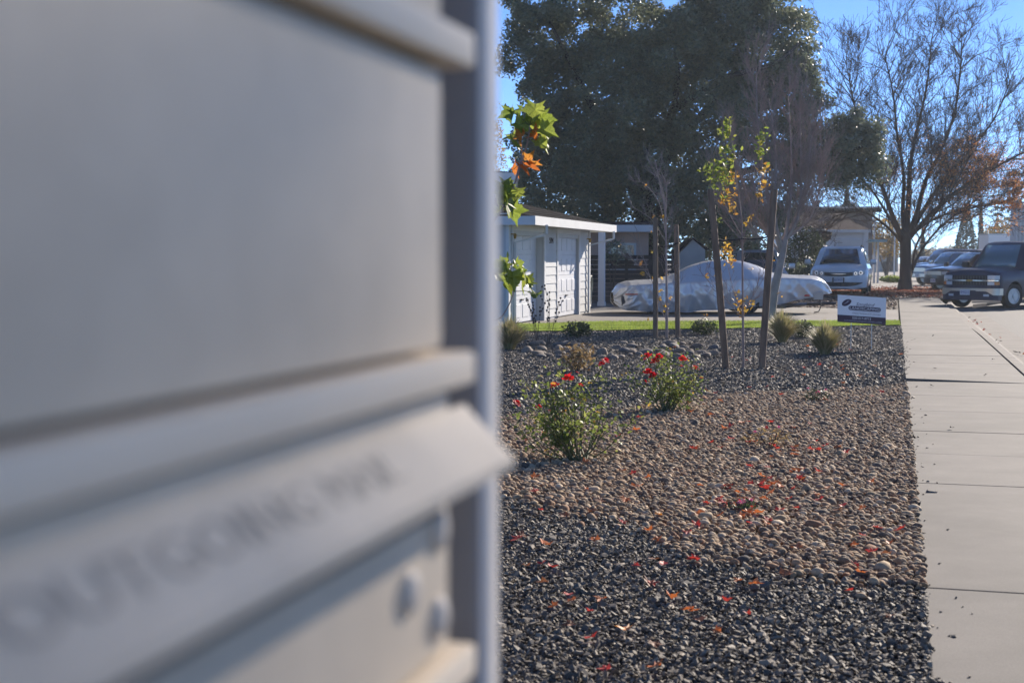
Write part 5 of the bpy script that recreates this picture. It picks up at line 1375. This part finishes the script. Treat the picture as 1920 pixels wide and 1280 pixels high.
# ================================================================== vehicles (x forward, y left, z up)
def cut(o, cutters):
    for c in cutters:
        md = o.modifiers.new('arch', 'BOOLEAN'); md.object = c; md.operation = 'DIFFERENCE'; md.solver = 'EXACT'
    dg = bpy.context.evaluated_depsgraph_get(); me = bpy.data.meshes.new_from_object(o.evaluated_get(dg))
    o.modifiers.clear(); old = o.data; o.data = me
    for c in cutters: bpy.data.objects.remove(c)
    return o
def vehicle(name, label, cat, loc, heading, p):
    """p: L, W, H, zb, hood (front z, cowl z), belt, roof xs, wheels, paint ..."""
    t = empty(name, tuple(loc), math.atan2(heading[1], heading[0])); tag(t, label, cat, 'parked vehicles')
    L, W, H = p['L'], p['W'], p['H']; fx = L / 2; w = W / 2; Rn = p.get('nose', .35); n_ = p.get('nose_n', 3.2)
    zb, zf, zc, belt = p['zb'], p['zf'], p['zc'], p['belt']; xc = fx - p['cowl']
    def hwid(x):
        dx = fx - x; v = 1.0
        if dx < Rn: v = max(.0, 1 - (1 - dx / Rn) ** n_) ** (1 / n_)
        rx = x + fx
        if rx < .3: v = min(v, max(0, 1 - (1 - rx / .3) ** 4) ** .25)
        return w * v
    def front_x(y, z=None):
        q = min(1, abs(y) / w); return fx - Rn * (1 - max(0, 1 - q ** n_) ** (1 / n_))
    def ztop(x):
        if x > xc:
            f_ = (fx - x) / (fx - xc); z = zf + (zc - zf) * min(1, f_) ** .8
            return z - p.get('lip', .10) * math.exp(-(fx - x) / .05)
        if p.get('bed') and x < p['bed']: return p['bed_z']
        return max(zc, belt)
    def zbot(x): return zb + .06 * math.exp(-(fx - x) / .06) + .1 * math.exp(-(x + fx) / .1)
    xs = [fx - Rn * k for k in (.004, .015, .04, .09, .17, .3, .5, .75, 1)] + list(np.linspace(fx - Rn - .15, -fx + .32, 16)) + [-fx + k for k in (.2, .1, .04, .01)]
    xs = sorted(set(round(x, 4) for x in xs), reverse=True)
    mb = MB(); sec = []
    for x in xs:
        h_ = max(hwid(x), .02); zt = ztop(x); b0 = zbot(x); hb = (zt - b0)
        half = [(0, b0), (h_ * .75, b0), (h_ * .95, b0 + .10 * hb), (h_ * .985, b0 + .35 * hb), (h_, b0 + .62 * hb), (h_ * .985, b0 + .82 * hb), (h_ * .93, b0 + .95 * hb), (h_ * .82, zt - .004), (h_ * .45, zt + p.get('crown', .025)), (0, zt + p.get('crown', .025) * 1.3)]
        ring = [(x, y, z) for y, z in half] + [(x, -y, z) for y, z in half[-2:0:-1]]
        sec.append(ring)
    m = len(sec[0])
    for r_ in sec: mb.v.extend(r_)
    for i in range(len(sec) - 1):
        for k in range(m): mb.f.append((i * m + k, i * m + (k + 1) % m, (i + 1) * m + (k + 1) % m, (i + 1) * m + k))
    mb.f.append(tuple(range(m))); mb.f.append(tuple((len(sec) - 1) * m + k for k in reversed(range(m))))
    body = mb.build('body', MATS[p['paint']], t)
    cutters = []
    for x in (p['xf'], p['xr']):
        c = MB(); c.lathe([(p['wr'] + .07, -w - .2), (p['wr'] + .07, w + .2)], 28, 'y', (x, 0, p['wr'])); cutters.append(c.build('arch_cutter'))
        cutters[-1].parent = t
    bpy.context.view_layer.update()
    cut(body, cutters); body.data.shade_smooth(); body.data.set_sharp_from_angle(angle=R(32))
    # cabin
    A0, A1, B1, B0 = p['cabin']                    # windscreen foot, roof front, roof rear, rear foot
    hw0, hw1 = w * .93, w * p.get('tuck', .74); z0 = belt - .03
    rings = []
    for f_, in ((0,), (.5,), (.86,), (.96,), (1.0,)):
        e = {0: 0, .5: 0, .86: 0, .96: .05, 1.0: .16}[f_]
        x1, x0, hh_, zz = A0 + (A1 - A0) * f_ - e, B0 + (B1 - B0) * f_ + e, hw0 + (hw1 - hw0) * f_ - e * .8, z0 + (H - z0) * f_
        c = .16; rings.append([(x1, -hh_ + c * 1.2, zz), (x1 + .05, 0, zz), (x1, hh_ - c * 1.2, zz), (x1 - c, hh_, zz), ((x1 + x0) / 2, hh_ + .01, zz), (x0 + c, hh_, zz), (x0, hh_ - c, zz), (x0, -hh_ + c, zz), (x0 + c, -hh_, zz), ((x1 + x0) / 2, -hh_ - .01, zz), (x1 - c, -hh_, zz)])
    rings[-1] = [(x, y, z + .02 * (1 - (y / hw1) ** 2)) for x, y, z in rings[-1]]
    mb = MB(); m = 11
    for r_ in rings: mb.v.extend(r_)
    for i in range(4):
        for k in range(m): mb.f.append((i * m + k, i * m + (k + 1) % m, (i + 1) * m + (k + 1) % m, (i + 1) * m + k))
    mb.f.append(tuple(4 * m + k for k in range(m))); mb.build('cabin', MATS[p.get('roof_paint', p['paint'])], t, 40)
    def P3(f_, kind, s_):   # point on the cabin skin: kind 'f' windscreen, 'r' rear, side +-1
        x1, x0, hh_, zz = A0 + (A1 - A0) * f_, B0 + (B1 - B0) * f_, hw0 + (hw1 - hw0) * f_, z0 + (H - z0) * f_
        if kind == 'f': return Vector((x1 + .012 + .05 * (1 - abs(s_)), s_ * (hh_ - .192), zz))
        if kind == 'r': return Vector((x0 - .010, s_ * (hh_ - .14), zz))
        return Vector((x1 - .16 + (x0 - x1 + .32) * s_, (hh_ + .012) * kind, zz))
    def pane(name, kind, sa_, sb2, f0, f1, n=6, m=p.get('glass', 'glass')):
        q = MB(); rows = 3
        for r_ in range(rows):
            for k in range(n + 1): q.v.append(tuple(P3(f0 + (f1 - f0) * r_ / (rows - 1), kind, sa_ + (sb2 - sa_) * k / n)))
        for r_ in range(rows - 1):
            for k in range(n): a_ = r_ * (n + 1) + k; q.f.append((a_, a_ + 1, a_ + n + 2, a_ + n + 1))
        o = q.build(name, MATS[m], t, 60); sd = o.modifiers.new('pane', 'SOLIDIFY'); sd.thickness = .008; sd.offset = 1; return o
    pane('windscreen', 'f', -.97, .97, .08, .88)
    pane('rear_window', 'r', -.9, .9, .35, .85)
    for side in (1, -1):
        for sa_, sb2 in p.get('side_glass', ((.03, .30), (.34, .62), (.66, .96))): pane('side_window', side, sa_, sb2, .16, .84, 2)
    for x in (p['xf'], p['xr']):
        for side in (1, -1):
            wheel(t, (x, side * (w - .14), p['wr']), p['wr'], .24, p.get('steer', 0) if x == p['xf'] else 0, p.get('rim', 'rim'), side)
    for side in (1, -1):
        mm = MB(); mx = A0 - .28
        mm.bbox(mx - .06, mx + .08, side * (w + .04) if side > 0 else -(w + .26), side * (w + .26) if side > 0 else -(w + .04), belt + .03, belt + .22, .035)
        mm.tube([(mx, side * (w * .92), belt + .06), (mx, side * (w + .08), belt + .08)], .025, 6)
        mm.build('mirror', MATS[p.get('mirror', p['paint'])], t, 50)
        for hx in p.get('handles', ()):
            MB().bbox(hx - .09, hx + .09, side * w - .012, side * w + .025, belt - .17, belt - .13, .008).build('door_handle', MATS[p['paint']], t)
    def strip(name, y0, y1, zlo, zhi, m, off=.012, n=12, th=.03, parent=None):
        """panel wrapped round the nose between heights zlo(y) and zhi(y)"""
        q = MB()
        for k in range(n + 1):
            y = y0 + (y1 - y0) * k / n; a_, b_ = zlo(y), zhi(y); x = front_x(y)
            q.v.extend([(x + off, y, a_), (x + off, y, b_), (x - th, y, b_), (x - th, y, a_)])
        for k in range(n):
            i = 4 * k
            for j in range(4): q.f.append((i + j, i + (j + 1) % 4, i + 4 + (j + 1) % 4, i + 4 + j))
        q.f.append((0, 1, 2, 3)); q.f.append(tuple(4 * n + k for k in (3, 2, 1, 0)))
        return q.build(name, MATS[m], parent or t, 35)
    return t, strip, front_x
K_ = lambda z: (lambda y: z)
def plate(t, strip, front_x, z, s, y=0, m='plate_white', off=.03):
    x = front_x(y) + off
    o = MB().bbox(x - .02, x, y - .17, y + .17, z - .085, z + .085, .006).build('licence_plate', MATS[m], t)
    M_ = Matrix(((0, 0, 1, x + .001), (1, 0, 0, y), (0, 1, 0, z), (0, 0, 0, 1)))
    put_text(s, .11, MATS['plate_text'], o, M_, sx=.62, extrude=.0008); return o

# --- dark blue truck, nearest vehicle
hd = Vector((-.585, -.811))
t, strip, fxx = vehicle('parked_suv', 'dark blue full size truck with chrome bumper, at the right edge by the kerb', 'truck', (0, 0, -.088), hd,
    dict(L=5.05, W=2.02, H=2.06, zb=.34, zf=1.12, zc=1.22, belt=1.22, cowl=1.35, nose=.26, nose_n=3.6, xf=1.62, xr=-1.33, wr=.385, paint='paint_navy', lip=.10, crown=.06,
         cabin=(1.22, .55, -2.35, -2.48), tuck=.76, steer=-.22, mirror='trim_black', glass='glass_blue', handles=(.15, -.9)))
ax = at(1850, 484, 43.2); ax = Vector((ax.x, ax.y, 0)); t.location = (ax.x - hd.x * 1.62, ax.y - hd.y * 1.62, -.095)
gr = strip('grille', -.60, .60, K_(.72), K_(1.02), 'trim_black', .004)
for z0, z1 in ((.885, 1.0), (.73, .835)):
    for k in range(12):
        y = -.54 + k * 1.08 / 11; strip('grille_bar', y - .006, y + .006, K_(z0), K_(z1), 'trim_grey', .010, 1, parent=gr)
strip('chrome_bar', -.95, .95, K_(.842), K_(.880), 'chrome', .03, 18)
q = MB(); x = fxx(0) + .045; q.prism([(-.11, .845), (-.04, .845), (-.04, .83), (.04, .83), (.04, .845), (.11, .845), (.12, .878), (.04, .878), (.04, .893), (-.04, .893), (-.04, .878), (-.10, .878)], x - .02, x, 'x'); q.build('emblem', MATS['brass'], t)
for s in (-1, 1):
    a, b = sorted((s * .62, s * .96)); strip('headlamp', a, b, K_(.895), K_(1.02), 'lamp_clear', .02, 6); strip('side_lamp', *sorted((s * .62, s * .83)), K_(.725), K_(.825), 'lamp_clear', .02, 5)
    strip('turn_lamp', *sorted((s * .835, s * .965)), K_(.73), K_(.825), 'lamp_amber', .022, 5)
strip('valance', -.97, .97, lambda y: .26, K_(.64), 'paint_navy', .06, 18, .12)
strip('bumper', -1.0, 1.0, lambda y: (.56 if abs(y) < .28 else (.535 + .0 if abs(y) < .62 else .42 + max(0, .84 - abs(y)) * .55)), K_(.625), 'chrome_soft', .085, 40, .10)
for s in (-1, 1): strip('fog_lamp', *sorted((s * .52, s * .70)), K_(.38), K_(.45), 'lamp_clear', .07, 4)
plate(t, strip, fxx, .50, '5FWG213', -.10, off=.10)
MB().tube([(-.2, .76, 1.92), (-.2, .76, 2.05)], .006, 4).build('antenna', MATS['trim_black'], t)

# --- white minivan, seen from the front
ax = at(1573, 484, 55.0); hd = Vector((-.015, -1.0))
t, strip, fxx = vehicle('parked_minivan', 'white minivan facing the camera, parked behind the boat', 'minivan', (ax.x - hd.x * 2.55, ax.y - hd.y * 2.55, -.03), hd,
    dict(L=5.1, W=2.12, H=1.82, zb=.22, zf=.90, zc=1.14, belt=1.12, cowl=.95, nose=.55, nose_n=2.6, xf=1.62, xr=-1.5, wr=.36, paint='paint_white', lip=.13, crown=.05,
         cabin=(1.62, .55, -2.2, -2.5), tuck=.72, mirror='paint_silver', handles=(.4, -.7)))
t.scale = (1.07, 1.07, 1.07)
gz = lambda y: .835 - .10 * (1 - (y / .95) ** 2); g1 = lambda y: .905 - .055 * (1 - (y / .95) ** 2)
strip('grille', -.93, .93, lambda y: gz(y) - .03, g1, 'trim_black', .010, 24)
for s in (-1, 1):
    h = strip('headlamp', *sorted((s * .52, s * .95)), lambda y: gz(y) - .015, lambda y: g1(y) + .025, 'lamp_clear', .016, 8)
    for yy, rr in ((s * .62, .062), (s * .80, .075)):
        q = MB(); x = fxx(yy) + .03; zc_ = (gz(yy) + g1(yy)) / 2 - .005; q.lathe([(.001, 0), (rr * .45, 0), (rr * .55, .012), (rr, .012), (rr, -.03)], 14, 'x', (x, yy, zc_)); q.build('lamp_ring', MATS['chrome'], h, 40)
        q = MB(); q.lathe([(.001, .016), (rr * .42, .014), (rr * .42, -.01)], 12, 'x', (x, yy, zc_)); q.build('lens', MATS['trim_black'], h, 40)
strip('wing_emblem', -.27, .27, lambda y: .798 - .018 + .02 * (abs(y) / .27), lambda y: .798 + .012 * (1 - abs(y) / .27) * .2 + .012 * abs(y) / .27, 'chrome', .018, 10)
strip('lower_grille', -.86, .86, lambda y: .34 + .12 * (abs(y) / .86) ** 3, lambda y: .50 - .015 * (abs(y) / .86) ** 2, 'trim_black', .012, 20)
fr = MB(); x = fxx(0) + .03; fr.bbox(x - .02, x + .012, -.215, .215, .48, .67, .008); fr.build('plate_frame', MATS['trim_black'], t)
plate(t, strip, fxx, .575, '8UCW519', 0, off=.05)
for s in (-1, 1): MB().tube([(.35, s * .70, 1.80), (.2, s * .72, 1.86), (-1.9, s * .72, 1.86), (-2.0, s * .70, 1.80)], .028, 6).build('roof_rail', MATS['trim_black'], t)
for s in (-1, 1): MB().tube([(1.72, s * .05, 1.13), (1.56, s * .55 - .1, 1.2)], .010, 4).build('wiper', MATS['trim_black'], t)

# --- silver car behind the boat
ax = at(1432, 484, 46.5); hd = Vector((.20, -.98))
t, strip, fxx = vehicle('parked_car', 'silver car with dark windscreen half hidden behind the covered boat', 'car', (ax.x - hd.x * 2.2, ax.y - hd.y * 2.2, -.02), hd,
    dict(L=4.6, W=1.86, H=1.74, zb=.24, zf=.86, zc=1.08, belt=1.08, cowl=1.05, nose=.45, nose_n=2.8, xf=1.4, xr=-1.35, wr=.34, paint='paint_silver', lip=.1, crown=.04,
         cabin=(1.35, .45, -1.9, -2.2), tuck=.74, mirror='paint_silver'))
for s in (-1, 1): strip('headlamp', *sorted((s * .48, s * .86)), K_(.68), lambda y: .80 + .04 * abs(y), 'lamp_clear', .012, 6)
strip('grille', -.45, .45, K_(.62), K_(.80), 'trim_black', .01); plate(t, strip, fxx, .50, '7KZD402')
for s in (-1, 1): MB().tube([(.3, s * .66, 1.72), (-1.6, s * .66, 1.78), (-1.7, s * .64, 1.72)], .022, 6).build('roof_rail', MATS['paint_silver'], t)

# --- black car
hd = Vector((-.80, -.60))
t, strip, fxx = vehicle('parked_car', 'black car with amber turn lamp, parked just behind the dark blue truck', 'car', (0, 0, -.06), hd,
    dict(L=4.6, W=1.85, H=1.74, zb=.30, zf=.98, zc=1.12, belt=1.12, cowl=1.25, nose=.35, nose_n=3.2, xf=1.42, xr=-1.3, wr=.37, paint='paint_black', lip=.08, crown=.05,
         cabin=(1.05, .30, -2.0, -2.2), tuck=.76, mirror='paint_black', glass='glass_blue'))
nose = at(1752, 484, 62.5); t.location = (nose.x - hd.x * 2.3, nose.y - hd.y * 2.3, -.06)
for s in (-1, 1):
    strip('headlamp', *sorted((s * .52, s * .80)), K_(.78), K_(.92), 'lamp_clear', .012, 5); strip('turn_lamp', *sorted((s * .805, s * .90)), K_(.78), K_(.92), 'lamp_amber', .014, 5)
strip('grille', -.48, .48, K_(.76), K_(.92), 'chrome_soft', .01); strip('bumper', -.88, .88, K_(.40), K_(.62), 'trim_black', .05, 14, .08); plate(t, strip, fxx, .51, '6HTR085', off=.07)
MB().tube([(.1, -.62, 1.74), (-1.6, -.62, 1.80), (-1.7, -.6, 1.74)], .02, 6).build('roof_rail', MATS['trim_black'], t)

# --- pale blue pickup
hd = Vector((-.82, -.57))
t, strip, fxx = vehicle('parked_pickup', 'grey blue pickup with silver nose, between the street tree and black car', 'pickup', (0, 0, -.03), hd,
    dict(L=5.2, W=1.9, H=1.80, zb=.40, zf=1.02, zc=1.14, belt=1.14, cowl=1.3, nose=.2, nose_n=4.5, xf=1.7, xr=-1.5, wr=.38, paint='paint_blue', lip=.05, crown=.04, bed=-.75, bed_z=1.10,
         cabin=(1.25, .65, -.55, -.70), tuck=.78, mirror='chrome', glass='glass_blue', side_glass=((.05, .45), (.5, .95))))
nose = at(1722, 484, 76); t.location = (nose.x - hd.x * 2.6, nose.y - hd.y * 2.6, -.03)
strip('grille', -.62, .62, K_(.74), K_(.95), 'chrome', .01)
for s in (-1, 1): strip('headlamp', *sorted((s * .64, s * .86)), K_(.76), K_(.93), 'lamp_clear', .015, 5)
strip('bumper', -.94, .94, K_(.45), K_(.64), 'chrome', .06, 14, .09); plate(t, strip, fxx, .55, '4M61027', off=.08)

# --- dark blue van further back
hd = Vector((-.85, -.53))
t, strip, fxx = vehicle('parked_van', 'long dark blue van furthest back in the row of parked cars', 'van', (0, 0, -.03), hd,
    dict(L=5.4, W=2.0, H=2.05, zb=.34, zf=1.05, zc=1.2, belt=1.2, cowl=.9, nose=.3, nose_n=3.5, xf=1.75, xr=-1.6, wr=.37, paint='paint_van', lip=.06, crown=.04, cabin=(1.75, 1.05, -2.55, -2.65), tuck=.82, mirror='trim_black', side_glass=((.03, .22), (.26, .55), (.59, .96))))
nose = at(1722, 484, 90); t.location = (nose.x - hd.x * 2.7, nose.y - hd.y * 2.7, -.03)
for s in (-1, 1): strip('headlamp', *sorted((s * .62, s * .88)), K_(.8), K_(.98), 'lamp_clear', .012, 5)
strip('grille', -.6, .6, K_(.8), K_(.98), 'chrome_soft', .01)
hd = Vector((-.7, -.7))
t, strip, fxx = vehicle('parked_car', 'pale car glimpsed low between the street tree forks', 'car', (0, 0, -.03), hd,
    dict(L=4.4, W=1.8, H=1.6, zb=.25, zf=.85, zc=1.0, belt=1.0, cowl=1.1, nose=.45, nose_n=2.8, xf=1.35, xr=-1.3, wr=.33, paint='paint_white', lip=.1, cabin=(1.2, .4, -1.6, -2.0), tuck=.74))
nose = at(1703, 484, 112); t.location = (nose.x - hd.x * 2.2, nose.y - hd.y * 2.2, -.03)
for s in (-1, 1): strip('headlamp', *sorted((s * .5, s * .82)), K_(.68), K_(.8), 'lamp_clear', .012, 5)

# ================================================================== added haze box, lifts the dark distance in place of lens glare
hz = MB().box(-262, 262, -62, 432, -1.3, 21.5).build('haze'); tag(hz, 'added thin haze lifting the dark far tones over the street', 'haze', kind='stuff')
hm = bpy.data.materials.new('haze_lift'); hm.use_nodes = True; hn = hm.node_tree.nodes
for n_ in list(hn):
    if n_.type != 'OUTPUT_MATERIAL': hn.remove(n_)
pv = hn.new('ShaderNodeVolumePrincipled'); pv.inputs['Color'].default_value = (0.80, 0.90, 1.0, 1); pv.inputs['Density'].default_value = 0.00045; pv.inputs['Anisotropy'].default_value = 0.35
hm.node_tree.links.new(pv.outputs[0], [n_ for n_ in hn if n_.type == 'OUTPUT_MATERIAL'][0].inputs['Volume'])
hz.data.materials.append(hm)
